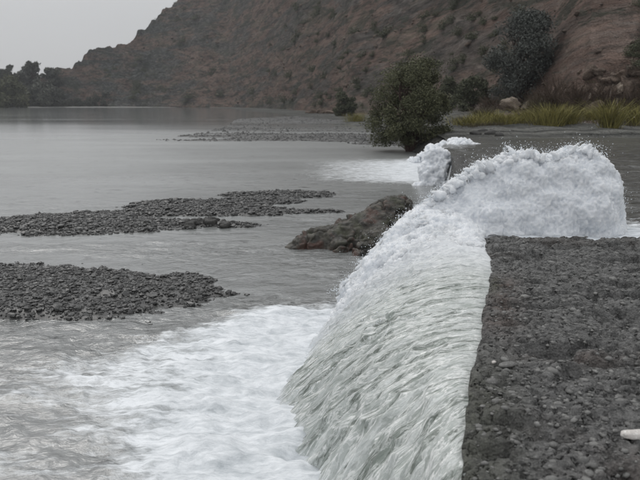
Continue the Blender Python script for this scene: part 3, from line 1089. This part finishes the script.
# ---- far spill: broken wall end, column of falling water and foam crest
wall = [(2.06, 8.3), (2.65, 12), (3.4, 17), (4.18, 21.6)]
gs = []
wp = np.array([(np.interp(q, [0, 1, 2, 3], [p[0] for p in wall]), np.interp(q, [0, 1, 2, 3], [p[1] for p in wall])) for q in np.linspace(0, 3, 90)])
prof = [(-.10, -.6), (-.06, .2), (0, .62), (.02, .93), (.1, .98), (.35, .97), (.42, .85), (.45, -.6)]
VV = []
for x, y in wp:
    for (a_, b_) in prof:
        VV.append((x + a_ + .05 * float(vnoise(y * 2, b_ * 3, seed=6)), y, b_ + .05 * float(vnoise(y * 1.3, a_ * 5, seed=7))))
fw = mesh_obj('weir_wall', np.array(VV), grid_faces(90, len(prof)), M['rock_dark'], attrs={'tone': np.full(len(VV), .4)})
tag(fw, 'dark submerged wall carrying on beyond the foam to the far spill', 'wall')

Pb, Rb = [], []
for (px, py, d, r, n_) in ((408, 161, 31, .16, 8), (416, 157, 31, .24, 10), (424, 153, 30.5, .28, 12), (432, 150, 30, .30, 12), (440, 145, 29.5, .34, 14), (447, 142, 29, .34, 14),
                           (455, 140, 29, .33, 14), (463, 139, 29, .30, 12), (470, 141, 29, .26, 10), (477, 143, 29, .26, 10), (484, 147, 29, .18, 8), (433, 158, 26, .3, 10)):
    tp = atd(px, py, d)
    for k in range(n_):
        rr = r * random.uniform(.35, .9)
        Pb.append((tp.x + random.gauss(0, .12), d + random.gauss(0, .4), tp.z - rr * random.uniform(.7, 1.6)))
        Rb.append(rr)
    zc = tp.z - r
    while zc > -.1:
        Pb.append((tp.x, d + random.uniform(-.2, .2), zc))
        Rb.append(r)
        zc -= r * .7
for py in np.linspace(152, 196, 22):
    for k in range(5):
        px = np.interp(py, [150, 160, 175, 196], [438, 438, 436, 424]) + random.gauss(0, 4.0 + max(0, py - 178) * .5)
        tp = atd(px, py, 22.3 - (py - 152) * .018)
        Pb.append(tp[:])
        Rb.append(random.uniform(.12, .28))
cr = remeshed('far_spill_foam', np.array(Pb), np.array(Rb),  .032, M['foam'])
keep_big(cr)
displace(cr, lambda x, y, z: .10 * fbm(x * 2.5, y * 2.5, z * 2.0, seed=301, octv=3) + .09 * fbm(x * 8, y * 8, z * 5, seed=302, octv=3) + .04 * fbm(x * 20, y * 20, z * 14, seed=303, octv=2))
tag(cr, 'far crest and column of white foam at the broken wall end', kind='stuff')

# ================================================================== GRAVEL
n = 150000
gxp = rng.uniform(-11.5, 1, n)
gyp = rng.uniform(7.0, 20.8, n)
keepp = rng.uniform(0, 1, n) < np.where(gyp < 11.5, 1.0, .55)
gxp, gyp = gxp[keepp], gyp[keepp]
hh = bar_h(gxp, gyp)
k_ = (hh > -.075) & (rng.uniform(0, 1, len(hh)) < (.12 + .88 * sstep(-.03, .03, hh))) & (gxp > -.62 * gyp)
gxp, gyp, hh = gxp[k_], gyp[k_], hh[k_]
R = np.exp(rng.normal(math.log(.0145), .55, len(gxp))).clip(.006, .060) * np.where(gyp > 12, 1.5, 1.0) * (.6 + .4 * sstep(-.03, .02, hh))
nr_ = gyp < 12
Pg = np.stack([gxp, gyp, hh + R * .15], -1)
va, fa, ta = stones_geo(Pg[nr_], R[nr_], .6, .3, seed=15)
vb, fb, tb = stones_geo(Pg[~nr_], R[~nr_] * .95, .6, .3, seed=16)
v, f = join_geo([(va, fa), (vb, fb)])
tone = np.concatenate([ta, tb]) ** 2.4
gp = mesh_obj('gravel', v, f, M['gravel'], smooth=False, attrs={'tone': tone})
tag(gp, 'wet dark pebbles covering the gravel bars', kind='stuff')


n = 16000
a_ = rng.uniform(float(px2az(150)), float(px2az(400)), n)
r__ = np.exp(rng.uniform(math.log(40.5), math.log(145), n))
xx_, yy_ = r__ * np.sin(a_), r__ * np.cos(a_)
ix = np.clip(((a_ - azf[0]) / (azf[-1] - azf[0]) * 299).astype(int), 0, 299)
iy = np.clip((np.log(r__ / 40) / math.log(150 / 40) * 199).astype(int), 0, 199)
zz_s = zf[ix, iy]
k_ = zz_s > -.02
R = np.exp(rng.normal(math.log(.075), .45, n)).clip(.03, .25)
v, f, tone = stones_geo(np.stack([xx_, yy_, np.maximum(zz_s, 0)], -1)[k_], R[k_], .6, .25, base=OCT, seed=18)
fs = mesh_obj('far_gravel', v, f, M['gravel_dark'], smooth=False, attrs={'tone': tone ** 2})
tag(fs, 'dark cobbles scattered over the far gravel flats', kind='stuff')


# ================================================================== BOULDERS AND STONES
def rock_mesh(name, size, mat, seed, sub=ICO3, rough=.22, cuts=5, lims=(.55, .85)):
    r = np.random.default_rng(seed)
    bv, bf = sub
    v = bv.copy()
    for c_ in range(cuts):           # flatten facets
        nrm = r.normal(0, 1, 3)
        nrm /= np.linalg.norm(nrm)
        dd_ = v @ nrm
        lim_ = r.uniform(*lims)
        v = v - np.clip(dd_ - lim_, 0, None)[:, None] * nrm[None] * .85
    nz = fbm(v[:, 0] * 1.6 + seed, v[:, 1] * 1.6, v[:, 2] * 1.6, seed=seed, octv=4)
    v = v * (1 + rough * nz)[:, None] * np.array(size)[None]
    me = mesh_obj(name, v, bf, mat, attrs={'tone': np.full(len(v), r.uniform(.1, .6))})
    return me


# big weedy boulder in the river: several fused lobes
lobes = []
for (px, py, d, r) in ((298, 243, 12.1, .14), (310, 240, 12.2, .22), (322, 236, 12.3, .26), (335, 234, 12.3, .30), (348, 229, 12.4, .30), (358, 224, 12.5, .30),
                       (370, 222, 12.5, .32), (378, 214, 12.7, .30), (388, 208, 12.9, .28), (396, 203, 13.0, .24), (402, 201, 13.1, .18),
                       (352, 240, 12.1, .26), (366, 240, 12.1, .26), (380, 232, 12.2, .34), (392, 225, 12.5, .34), (400, 222, 12.8, .32), (375, 248, 11.9, .2), (362, 255, 11.5, .14), (340, 244, 11.95, .2)):
    p = atd(px, py, d)
    lobes.append((p.x, p.y, p.z - r * .75, r))
    lobes.append((p.x + .05, p.y + .15, max(p.z - r - .15, 0), r * 1.05))
    lobes.append((p.x, p.y + .35, p.z - r * .7, r * .9))
L = np.array(lobes)
bo = remeshed('boulder', L[:, :3], L[:, 3] * 1.3, .02, M['boulder'], ICO3)
displace(bo, lambda x, y, z: .085 * fbm(x * 2.3, y * 2.3, z * 3.0, seed=401, octv=3) - .09 * np.exp(-(fbm(x * 2.0, y * 2.0, z * 2.6, seed=403, octv=3) / .07) ** 2) + .055 * fbm(x * 8, y * 8, z * 11, seed=402, octv=4))
tag(bo, 'long dark weedy boulder in the river beside the surging foam', 'boulder')

# dark clump at the tip of the middle gravel bar
Pc = []
for k in range(60):
    q = random.random()
    p = at(186 + 44 * q, 227 - 3 * math.sin(q * 3), 0)
    Pc.append((p.x, p.y + random.gauss(0, .12), random.uniform(0, .10) * math.sin(.4 + q * 2.4), random.uniform(.04, .10)))
Pc = np.array(Pc)
dk = remeshed('flat_rock', Pc[:, :3], Pc[:, 3], .02, M['rock_dark'], ICO2)
displace(dk, lambda x, y, z: .06 * fbm(x * 7, y * 7, z * 9, seed=411, octv=4))
tag(dk, 'low black jagged rock at the near edge of the middle gravel bar', 'rock')


def place(o, loc, rz=0.0, label=None, cat=None, group=None):
    o.location = loc
    o.rotation_euler[2] = rz
    return tag(o, label, cat, group)


def on_slab(px, py):
    p = at(px, py, 1.0)
    return Vector((p.x, p.y, float(slab_z(np.array([p.x]), np.array([p.y]))[0])))


st = rock_mesh('pale_stone', (.095, .040, .028), M['stone_white'], 3, ICO3, .5, 9)
place(st, on_slab(637, 438) + Vector((0, 0, .015)), .15, 'long pale pinkish stone lying on the slab near its right side', 'stone')
st = rock_mesh('pale_stone', (.022, .018, .014), M['stone_white'], 4, ICO2)
place(st, on_slab(612, 323) + Vector((0, 0, .01)), .5, 'small bright white pebble alone in the middle of the slab', 'stone')
st = rock_mesh('pale_stone', (.022, .016, .010), M['stone_white'], 5, ICO2)
place(st, on_slab(494, 361) + Vector((0, 0, .006)), 1.0, 'small pale pebble on the slab close to the falling water', 'stone')
st = rock_mesh('grey_stone', (.06, .035, .024), M['pebble'], 6, ICO3)
place(st, on_slab(508, 363) + Vector((0, 0, .008)), .1, 'flat grey stone on the slab next to the small pale pebble', 'stone')

# stones dotted along the near gravel bar
for (px, py, s, lab) in ((66, 290, .045, 'pale flattish stone near the middle of the near gravel bar'), (41, 326, .035, 'round pale stone at the near waterline of the near gravel bar')):
    p = at(px, py, .12)
    st = rock_mesh('pale_stone', (s, s * .7, s * .5), M['gravel_far'], int(px), ICO2)
    place(st, (p.x, p.y, float(bar_h(np.array([p.x]), np.array([p.y]))[0]) + .05), .4, lab, 'stone')

# boulders on the right bank
BK = [(509, 104, 60, (1.25, 1.0, 1.35), 'rock_pale', 'tall pale pointed boulder beside the yellow grass under the dark tree'),
      (522, 106, 58, (.7, .6, .6), 'rock_pale', 'small pale boulder leaning against the pointed one'),
      (497, 107, 59, (.55, .5, .4), 'rock_brown', 'low brown rock to the left of the pointed pale boulder'),
      (569, 104, 53, (1.3, 1.0, 1.1), 'rock_brown', 'brown rounded boulder at the foot of the cut bank'),
      (584, 112, 50, (1.0, .8, .7), 'rock_brown', 'grey brown boulder half sunk behind the bank grass'),
      (578, 92, 55, (1.0, .9, .9), 'rock_brown', 'angular boulder jutting from the middle of the cut bank'),
      (598, 96, 54, (1.1, .9, 1.0), 'rock_brown', 'squarish boulder wedged in the cut bank'),
      (604, 82, 56, (1.2, .9, .5), 'rock_brown', 'flat brown ledge rock under the lip of the cut bank'),
      (624, 90, 55, (1.0, .9, 1.2), 'rock_brown', 'dark upright rock in the hollow of the cut bank'),
      (636, 76, 56, (1.7, 1.0, .6), 'rock_brown', 'long overhanging rock ledge at the top of the cut bank'),
      (632, 108, 51, (1.2, .9, .8), 'rock_brown', 'brown boulder under the overhanging ledge'),
      (556, 112, 50, (.7, .6, .5), 'rock_brown', 'small brown rock among the dry bank grass'),
      (590, 73, 58, (.9, .8, .6), 'rock_brown', 'blocky rock on top of the cut bank'),
      (617, 118, 47, (.8, .6, .45), 'rock_dark', 'dark wet rock close to the right waterline')]
for i, (px, py, d, sz, mt, lab) in enumerate(BK):
    p = surf(px, py + sz[2] * FPX / d * .55, 46)
    sc_ = math.hypot(p.x, p.y) / d
    sz = tuple(q * sc_ for q in sz)
    p = p + Vector((0, 0, sz[2] * .55))
    o = rock_mesh('boulder', sz, M[mt], 30 + i, ICO4, .8, 22, (.32, .7))
    place(o, p, i * 1.3, lab, 'boulder')

for i, (px, py, d, s) in enumerate(((313, 93, 160, 1.6), (322, 92, 160, 1.9), (330, 92, 158, 1.7), (338, 93, 155, 1.3), (627 - 320, 97, 165, 1.1))):
    p = atd(px, py, d)
    s *= .55
    o = rock_mesh('boulder', (s * 1.7, s, s * .8), M['rock_brown'], 60 + i, ICO3, .5, 12, (.4, .75))
    gz_ = land(px, d).z
    o.location = (p.x, p.y, gz_ + s * .3)
    tag(o, 'pale boulder in the short row at the foot of the hill', 'boulder', 'pale boulders at the hill foot')

r_ = random.Random(77)
for i in range(46):
    px, py = r_.uniform(548, 672), r_.uniform(70, 116)
    p = surf(px, py, 46)
    s_ = r_.uniform(.22, .75)
    o = rock_mesh('bank_rock', (s_ * r_.uniform(.8, 1.5), s_, s_ * r_.uniform(.6, 1.3)), M['rock_pale' if i % 4 == 0 else 'rock_brown'], 500 + i, ICO3, .5, 14, (.38, .75))
    o.location = p
    o.rotation_euler = (r_.uniform(-.4, .4), r_.uniform(-.4, .4), r_.uniform(0, 6))
    tag(o, 'small pale angular rock jumbled into the brown cut bank' if i % 4 == 0 else 'small brown angular rock jumbled into the cut bank', 'rock',
        'pale rocks jumbled in the cut bank' if i % 4 == 0 else 'brown rocks jumbled in the cut bank')

# dark wet stones at the far gravel point, right of the foam crest
for i, (px, py, s) in enumerate(((476, 133, .35), (484, 131, .45), (492, 133, .4), (499, 134, .3))):
    p = at(px, py + 3, UP)
    o = rock_mesh('wet_stone', (s, s * .7, s * .6), M['rock_dark'], 80 + i, ICO2, .3)
    o.location = (p.x, p.y, UP + .08)
    tag(o, 'black wet stone behind the far foam crest', 'stone', 'black stones behind the far foam crest')

# hillside boulders, small copies
protos = [rock_mesh('hill_rock', (1.3, 1.0, .8), M['rock_brown'], 90 + i, ICO2, .35) for i in range(3)]
cnt = 0
r_ = random.Random(5)
while cnt < 150:
    px = r_.uniform(130, 690)
    df = float(interp(px, FOOT))
    d = df * (1 + r_.uniform(.02, .9) ** 1.4)
    p = land(px, d)
    row = 240 - FPX * math.tan(math.atan2(p.z - CAM_H, p.y) + TH)
    if row < -8: continue
    src = protos[cnt % 3]
    o = src if cnt < 3 else src.copy()
    if cnt >= 3: COL.objects.link(o)
    s = r_.uniform(.2, .6) * (d / 120) ** .55
    o.scale = (s * r_.uniform(.8, 1.4), s, s * r_.uniform(.7, 1.1))
    o.location = p + Vector((0, 0, .1 * s))
    o.rotation_euler = (r_.uniform(-.3, .3), r_.uniform(-.3, .3), r_.uniform(0, 6))
    tag(o, 'brown boulder lying on the bare hillside', 'boulder', 'boulders strewn over the hillside')
    cnt += 1


# ================================================================== TREES AND PLANTS
def leaf_geo(C, Rr, size, r, up=.0):
    """leaf-sized quads around centres C with spread Rr"""
    n = len(C)
    a = r.normal(0, 1, (n, 3))
    a /= np.linalg.norm(a, axis=1, keepdims=True)
    b = r.normal(0, 1, (n, 3))
    b -= (b * a).sum(1, keepdims=True) * a
    b /= np.linalg.norm(b, axis=1, keepdims=True)
    s = size * r.uniform(.6, 1.4, (n, 1))
    a, b = a * s * 1.5, b * s * .55
    v = np.stack([C - a, C + b * 1.0, C + a, C - b * 1.0], 1)
    f = np.arange(n * 4).reshape(n, 4)
    return v.reshape(-1, 3), f


def make_tree(name, base, h, w, leafmat, seed, nl=9000, leaf=.06, clumps=34, label='', cat='tree', trunk_r=.12, stems=3, low=.12, group=None, shape=1.0, clump_r=.16):
    r = np.random.default_rng(seed)
    root = empty(name, base, label, cat, group)
    cs = []
    for k in range(clumps):
        th = r.uniform(0, 2 * math.pi)
        zf = r.uniform(low, .93)
        prof_ = math.sin(math.pi * min(1, (zf * .80 + .18)) ** shape) ** .6
        rr = (.25 + .75 * r.uniform(0, 1) ** .5) * w * .5 * prof_ * .86
        cs.append((rr * math.cos(th), rr * math.sin(th), zf * h * (1 - .10 * abs(rr) / (w * .5))))
    cs = np.array(cs)
    gs = []
    for s_ in range(stems):
        th = 2 * math.pi * s_ / stems + r.uniform(-.4, .4)
        topp = Vector((math.cos(th) * w * .16, math.sin(th) * w * .16, h * r.uniform(.6, .8)))
        b0 = Vector((math.cos(th) * trunk_r * .8, math.sin(th) * trunk_r * .8, -.3))
        pts = [b0.lerp(topp, q) + Vector((r.normal(0, .025 * w), r.normal(0, .025 * w), 0)) * (q > 0) for q in np.linspace(0, 1, 6)]
        gs.append(tube_geo(pts, [trunk_r * (1 - .8 * q) for q in np.linspace(0, 1, 6)]))
        for c_ in cs[s_::stems]:
            q = min(.85, max(.12, c_[2] / h * .6))
            p0 = b0.lerp(topp, q)
            p2 = Vector(c_)
            p1 = p0.lerp(p2, .5) + Vector((r.normal(0, .03 * w), r.normal(0, .03 * w), .04 * h))
            gs.append(tube_geo([p0, p1, p2], [trunk_r * .35, trunk_r * .2, trunk_r * .06], 5))
    v, f = join_geo(gs)
    mesh_obj('trunk', v, f, M['bark'], root)
    ci = r.integers(0, clumps, nl)
    cr_ = r.uniform(.7, 1.3, clumps) * clump_r * w
    dv_ = r.normal(0, 1, (nl, 3))
    dv_ /= np.linalg.norm(dv_, axis=1, keepdims=True)
    rad = (r.uniform(0, 1, (nl, 1)) ** .45) * cr_[ci][:, None]
    C = cs[ci] + dv_ * rad * np.array([1, 1, .8])
    stray = r.uniform(0, 1, nl) < .12
    C[stray] += r.normal(0, .05 * w, (stray.sum(), 3))
    C[:, 2] = np.maximum(C[:, 2], .02)
    v, f = leaf_geo(C, None, leaf, r)
    ct = r.uniform(0, .7, clumps)
    tone_ = np.repeat(np.clip(ct[ci] + r.uniform(-.2, .3, nl), 0, 1), 4)
    mesh_obj('crown', v, f, leafmat, root, smooth=False, attrs={'tone': tone_})
    return root


# bushy tree on the spit in the middle
make_tree('bushy_tree', Vector((4.95, 37.2, .25)), 4.9, 5.1, M['leaf_olive'], 11, 42000, .043, 80,
          'dense olive green bushy tree standing at the water behind the foam', 'tree', .16, 5, .04, clump_r=.115)
p = at(478, 124, UP)
# dark tree up on the slope
p = land(518, 72)
make_tree('dark_tree', p, 9.3, 7.4, M['leaf_dark'], 12, 32000, .085, 70,
          'tall dark grey-green tree on the slope above the pale boulder', 'tree', .22, 3, .12)
p = land(470, 80)
make_tree('slope_bush', p, 3.6, 4.4, M['leaf_scrub'], 13, 7000, .10, 24,
          'green bush on the slope between the bushy tree and the dark tree', 'bush', .08, 4, .05)
p = land(446, 90)
make_tree('slope_bush', p, 4.2, 4.0, M['leaf_scrub'], 14, 6000, .10, 20,
          'green bush peeping out right behind the bushy tree', 'bush', .08, 4, .05)
p = land(344, 128)
make_tree('slope_bush', p, 4.4, 4.6, M['leaf_scrub'], 15, 5000, .14, 20,
          'dark green bush at the hill foot left of the bushy tree', 'bush', .1, 4, .05)
# left bank
p = land(10, 424)
p.z = 0
make_tree('round_bush', p, 16, 26, M['leaf_olive'], 16, 9000, .6, 34,
          'large rounded dark green bush at the left end of the far shore', 'bush', .5, 5, .03)
p = land(-26, 424)
p.z = 0
make_tree('round_bush', p, 18, 26, M['leaf_olive'], 17, 8000, .6, 30,
          'rounded green bush cut by the left border of the view', 'bush', .5, 5, .03)

# the far wood: trees one can tell apart along the left skyline
r_ = random.Random(9)
protoT = []
for k in range(3):
    t_ = make_tree('shore_tree', Vector((0, 0, 0)), 12, 11, M['leaf_far'], 20 + k, 2600, .55, 20,
                   'hazy grey-green tree in the wood behind the far left shore', 'tree', .3, 2, .06, 'trees of the far left wood')
    protoT.append(t_)
n_t = 0
for row_ in range(4):
    for px in np.arange(-160, 112, 7.5):
        pxj = px + r_.uniform(-3, 3)
        d = 452 + row_ * 14 + r_.uniform(-4, 4)
        if pxj > 45: d = 446 + row_ * 7
        if pxj > 70 and row_ > 1: continue
        p = land(pxj, d)
        src = protoT[n_t % 3]
        if n_t < 3: o = src
        else:
            o = src.copy()
            COL.objects.link(o)
            for ch in src.children:
                c_ = ch.copy()
                COL.objects.link(c_)
                c_.parent = o
        s = r_.uniform(.85, 1.08) * (1.12 if pxj < 62 else .5)
        if n_t == 7: s = 1.3
        o.scale = (s * r_.uniform(.8, 1.2), s, s * r_.uniform(.85, 1.1))
        o.location = p - Vector((0, 0, .5))
        o.rotation_euler[2] = r_.uniform(0, 6)
        n_t += 1

# shrubs dotted over the hill
protoS = []
for k in range(3):
    rr = np.random.default_rng(50 + k)
    C = rr.normal(0, 1, (900, 3)) * np.array([.55, .55, .42]) + np.array([0, 0, .5])
    cc = rr.normal(0, .5, (9, 3))
    C += cc[rr.integers(0, 9, 900)]
    C[:, 2] = np.abs(C[:, 2])
    v, f = leaf_geo(C, None, .11, rr)
    o = mesh_obj('shrub', v, f, M['leaf_scrub'], smooth=False, attrs={'tone': np.repeat(rr.uniform(.2, 1, 900), 4)})
    protoS.append(o)
cnt = 0
r_ = random.Random(15)
while cnt < 240:
    px = r_.uniform(110, 700)
    df = float(interp(px, FOOT))
    d = df * (1 + r_.uniform(.01, 1.0) ** 1.3)
    p = land(px, d)
    row = 240 - FPX * math.tan(math.atan2(p.z - CAM_H, p.y) + TH)
    if row < -8: continue
    if float(vnoise(px * .02, d * .02, seed=71)) < -.15: continue
    src = protoS[cnt % 3]
    o = src if cnt < 3 else src.copy()
    if cnt >= 3: COL.objects.link(o)
    s = r_.uniform(.3, .75) * (d / 100) ** .7
    o.scale = (s * r_.uniform(.9, 1.4), s, s * r_.uniform(.6, 1.0))
    o.location = p
    o.rotation_euler[2] = r_.uniform(0, 6)
    tag(o, 'small dark shrub growing on the bare hillside', 'shrub', 'shrubs dotted over the hillside')
    cnt += 1


# grass clumps along the right bank
def grass_geo(n, w, h, r, spread=.35):
    bx = r.normal(0, w * .4, n)
    by = r.normal(0, w * .3, n)
    hh_ = h * r.uniform(.5, 1.1, n)
    lean = r.normal(0, spread, (n, 2)) + np.stack([bx, by], -1) / w * .5
    wd = r.uniform(.008, .02, n)
    th = r.uniform(0, math.pi, n)
    sx_, sy_ = np.cos(th) * wd, np.sin(th) * wd
    z0_ = np.full(n, -.1)
    p0 = np.stack([bx - sx_, by - sy_, z0_], -1)
    p1 = np.stack([bx + sx_, by + sy_, z0_], -1)
    mx, my = bx + lean[:, 0] * hh_ * .4, by + lean[:, 1] * hh_ * .4
    p2 = np.stack([mx + sx_ * .8, my + sy_ * .8, hh_ * .6], -1)
    p3 = np.stack([mx - sx_ * .8, my - sy_ * .8, hh_ * .6], -1)
    ex, ey = bx + lean[:, 0] * hh_, by + lean[:, 1] * hh_
    p4 = np.stack([ex + sx_ * .2, ey + sy_ * .2, hh_], -1)
    p5 = np.stack([ex - sx_ * .2, ey - sy_ * .2, hh_], -1)
    v = np.stack([p0, p1, p2, p3, p4, p5], 1).reshape(-1, 3)
    i = (np.arange(n) * 6)[:, None]
    f = np.concatenate([i + np.array([[0, 1, 2, 3]]), i + np.array([[3, 2, 4, 5]])])
    return v, f


GR = [(468, 44, 1.3, .9, 'grass', 'low yellow-green grass clump right behind the far foam crest'),
      (487, 46, 1.6, 1.1, 'grass', 'yellow-green grass clump in front of the pale pointed boulder'),
      (505, 45, 1.4, 1.0, 'grass', 'yellow-green grass clump right of the black wet stones'),
      (526, 46, 1.5, 1.2, 'grass', 'bright grass clump below the small pale boulder'),
      (547, 43, 1.7, 1.5, 'grass', 'tall bright grass clump at the bend of the bank'),
      (563, 44, 1.3, 1.1, 'grass', 'grass clump right of the tallest one at the bend'),
      (606, 41, 1.0, 1.5, 'grass', 'narrow upright yellow-green clump standing by the water on the right'),
      (634, 44, 1.4, 1.4, 'grass', 'yellowish grass clump under the brown boulder at the right border'),
      (537, 52, 1.8, 1.6, 'grass_dry', 'dry straw coloured grass clump behind the bright ones'),
      (480, 54, 1.6, 1.2, 'grass_dry', 'dry straw coloured clump left of the pale pointed boulder'),
      (590, 48, 1.4, 1.1, 'grass', 'short green clump in front of the cut bank'),
      (356, 92, 2.6, 1.3, 'grass', 'small yellowish grass patch left of the bushy tree')]
for i, (px, d, w, h, mt, lab) in enumerate(GR):
    rr = np.random.default_rng(200 + i)
    v, f = grass_geo(420, w * (.85 if i < 4 else .55), h * float(rr.uniform(.8, 1.2)) * (.8 if i < 4 or i == 10 else 1.05), rr, .5)
    o = mesh_obj('grass_clump', v, f, M[mt], smooth=False, attrs={'tone': np.repeat(rr.uniform(0, 1, 420), 6)})
    o.location = land(px, d)
    o.scale = (1, 1, .85)
    tag(o, lab, 'grass clump')
# general bank grass
rr = np.random.default_rng(300)
Vg, Fg, nn_ = [], [], 0
for k in range(130):
    px = rr.uniform(455, 720)
    d = rr.uniform(42, 58)
    v, f = grass_geo(60, rr.uniform(.5, 1.3), rr.uniform(.15, .4), rr)
    p = land(px, d)
    Vg.append(v + np.array(p[:]))
    Fg.append(f + nn_)
    nn_ += len(v)
o = mesh_obj('bank_grass', np.concatenate(Vg), np.concatenate(Fg), M['grass_dry'], smooth=False, attrs={'tone': rr.uniform(0, 1, nn_)})
tag(o, 'thin dry grass over the right bank', kind='stuff')


# bare thorny bushes and bleached trunks in the cut bank
def twig_geo(r, h, w, n=70):
    gs_ = []
    for k in range(n):
        th = r.uniform(0, 2 * math.pi)
        p0 = Vector((r.normal(0, .08 * w), r.normal(0, .08 * w), -.1))
        e = Vector((math.cos(th) * w * .5 * r.uniform(.2, 1), math.sin(th) * w * .5 * r.uniform(.2, 1), h * r.uniform(.4, 1)))
        mid = p0.lerp(e, .5) + Vector((r.normal(0, .08 * w), r.normal(0, .08 * w), .1 * h))
        gs_.append(tube_geo([p0, mid, e], [.03, .02, .008], 4))
        for q in range(3):
            e2 = e + Vector((r.normal(0, .15 * w), r.normal(0, .15 * w), r.normal(0, .12 * h)))
            gs_.append(tube_geo([mid.lerp(e, r.uniform(0, .8)), e2], [.014, .005], 4))
    return join_geo(gs_)


for i, (px, py, d, h, w, lab) in enumerate(((552, 112, 52, 2.9, 2.6, 'bare brown thorn bush behind the tall bright grass'), (538, 110, 54, 2.2, 2.2, 'bare thorn bush just left of the taller one'),
                                      (571, 112, 50, 2.4, 2.4, 'bare tangled bush against the rounded boulder'), (626, 112, 50, 2.0, 2.2, 'bare twiggy bush under the overhanging ledge'),
                                      (597, 112, 51, 2.3, 2.2, 'bare bush between the bleached trunk and the tangled bush'), (486, 112, 62, 1.7, 2.4, 'low bare bush behind the grass left of the pale pointed boulder'),
                                      (642, 96, 53, 2.6, 2.6, 'bare bush high in the cut bank at the right border'))):
    rr = np.random.default_rng(400 + i)
    v, f = twig_geo(rr, h, w)
    o = mesh_obj('bare_bush', v, f, M['twig'], attrs={'tone': rr.uniform(0, 1, len(v))})
    o.location = land(px, d)
    tag(o, lab, 'bush')
for i, (pts, r0, lab) in enumerate((([(611, 118), (612, 106), (610, 95), (613, 84)], .09, 'bleached dead trunk standing upright against the cut bank'),
                                    ([(616, 118), (618, 108), (617, 98)], .06, 'shorter bleached trunk beside the upright one'),
                                    ([(606, 69), (611, 76), (620, 80), (628, 79)], .10, 'pale crooked root hanging from the lip of the cut bank'))):
    P3 = [atd(a_, b_, 49.5 if i < 2 else 53.0) for a_, b_ in pts]
    v, f = tube_geo(P3, [r0 * (1 - .22 * q) for q in range(len(P3))], 8)
    o = mesh_obj('dead_trunk', v, f, M['wood_pale'])
    tag(o, lab, 'dead wood')

# small white marker on the far shore
p = at(68.5, 106.2, .4)
mk = empty('white_marker', (p.x, p.y, .3), 'tiny white marker standing on the far shore', 'marker')
v, f = tube_geo([(0, 0, -.3), (0, 0, 1.2), (0, 0, 2.0)], [.55, .5, .4], 8)
mesh_obj('post', v, f, M['white'], mk)
v, f = tube_geo([(0, 0, 1.9), (0, 0, 2.1), (0, 0, 2.5), (0, 0, 2.6)], [.3, .7, .6, .1], 8)
mesh_obj('cap', v, f, M['white'], mk)

# ---- haze: thin air over the whole valley
hv = bpy.data.materials.new('haze')
hv.use_nodes = True
ht = hv.node_tree
for n_ in list(ht.nodes):
    ht.nodes.remove(n_)
ho = ht.nodes.new('ShaderNodeOutputMaterial')
hp = ht.nodes.new('ShaderNodeVolumePrincipled')
hp.inputs['Color'].default_value = (.93, .96, 1, 1)
hp.inputs['Density'].default_value = .00028
ht.links.new(hp.outputs[0], ho.inputs['Volume'])
bv = np.array([[x, y, z] for x in (-1150, 1150) for y in (-350, 1500) for z in (-2.0, 190)], float)
bf = np.array([[0, 1, 3, 2], [4, 6, 7, 5], [0, 4, 5, 1], [2, 3, 7, 6], [0, 2, 6, 4], [1, 5, 7, 3]])
tag(mesh_obj('haze', bv, bf, hv, smooth=False), 'thin pale haze filling the valley', kind='stuff')
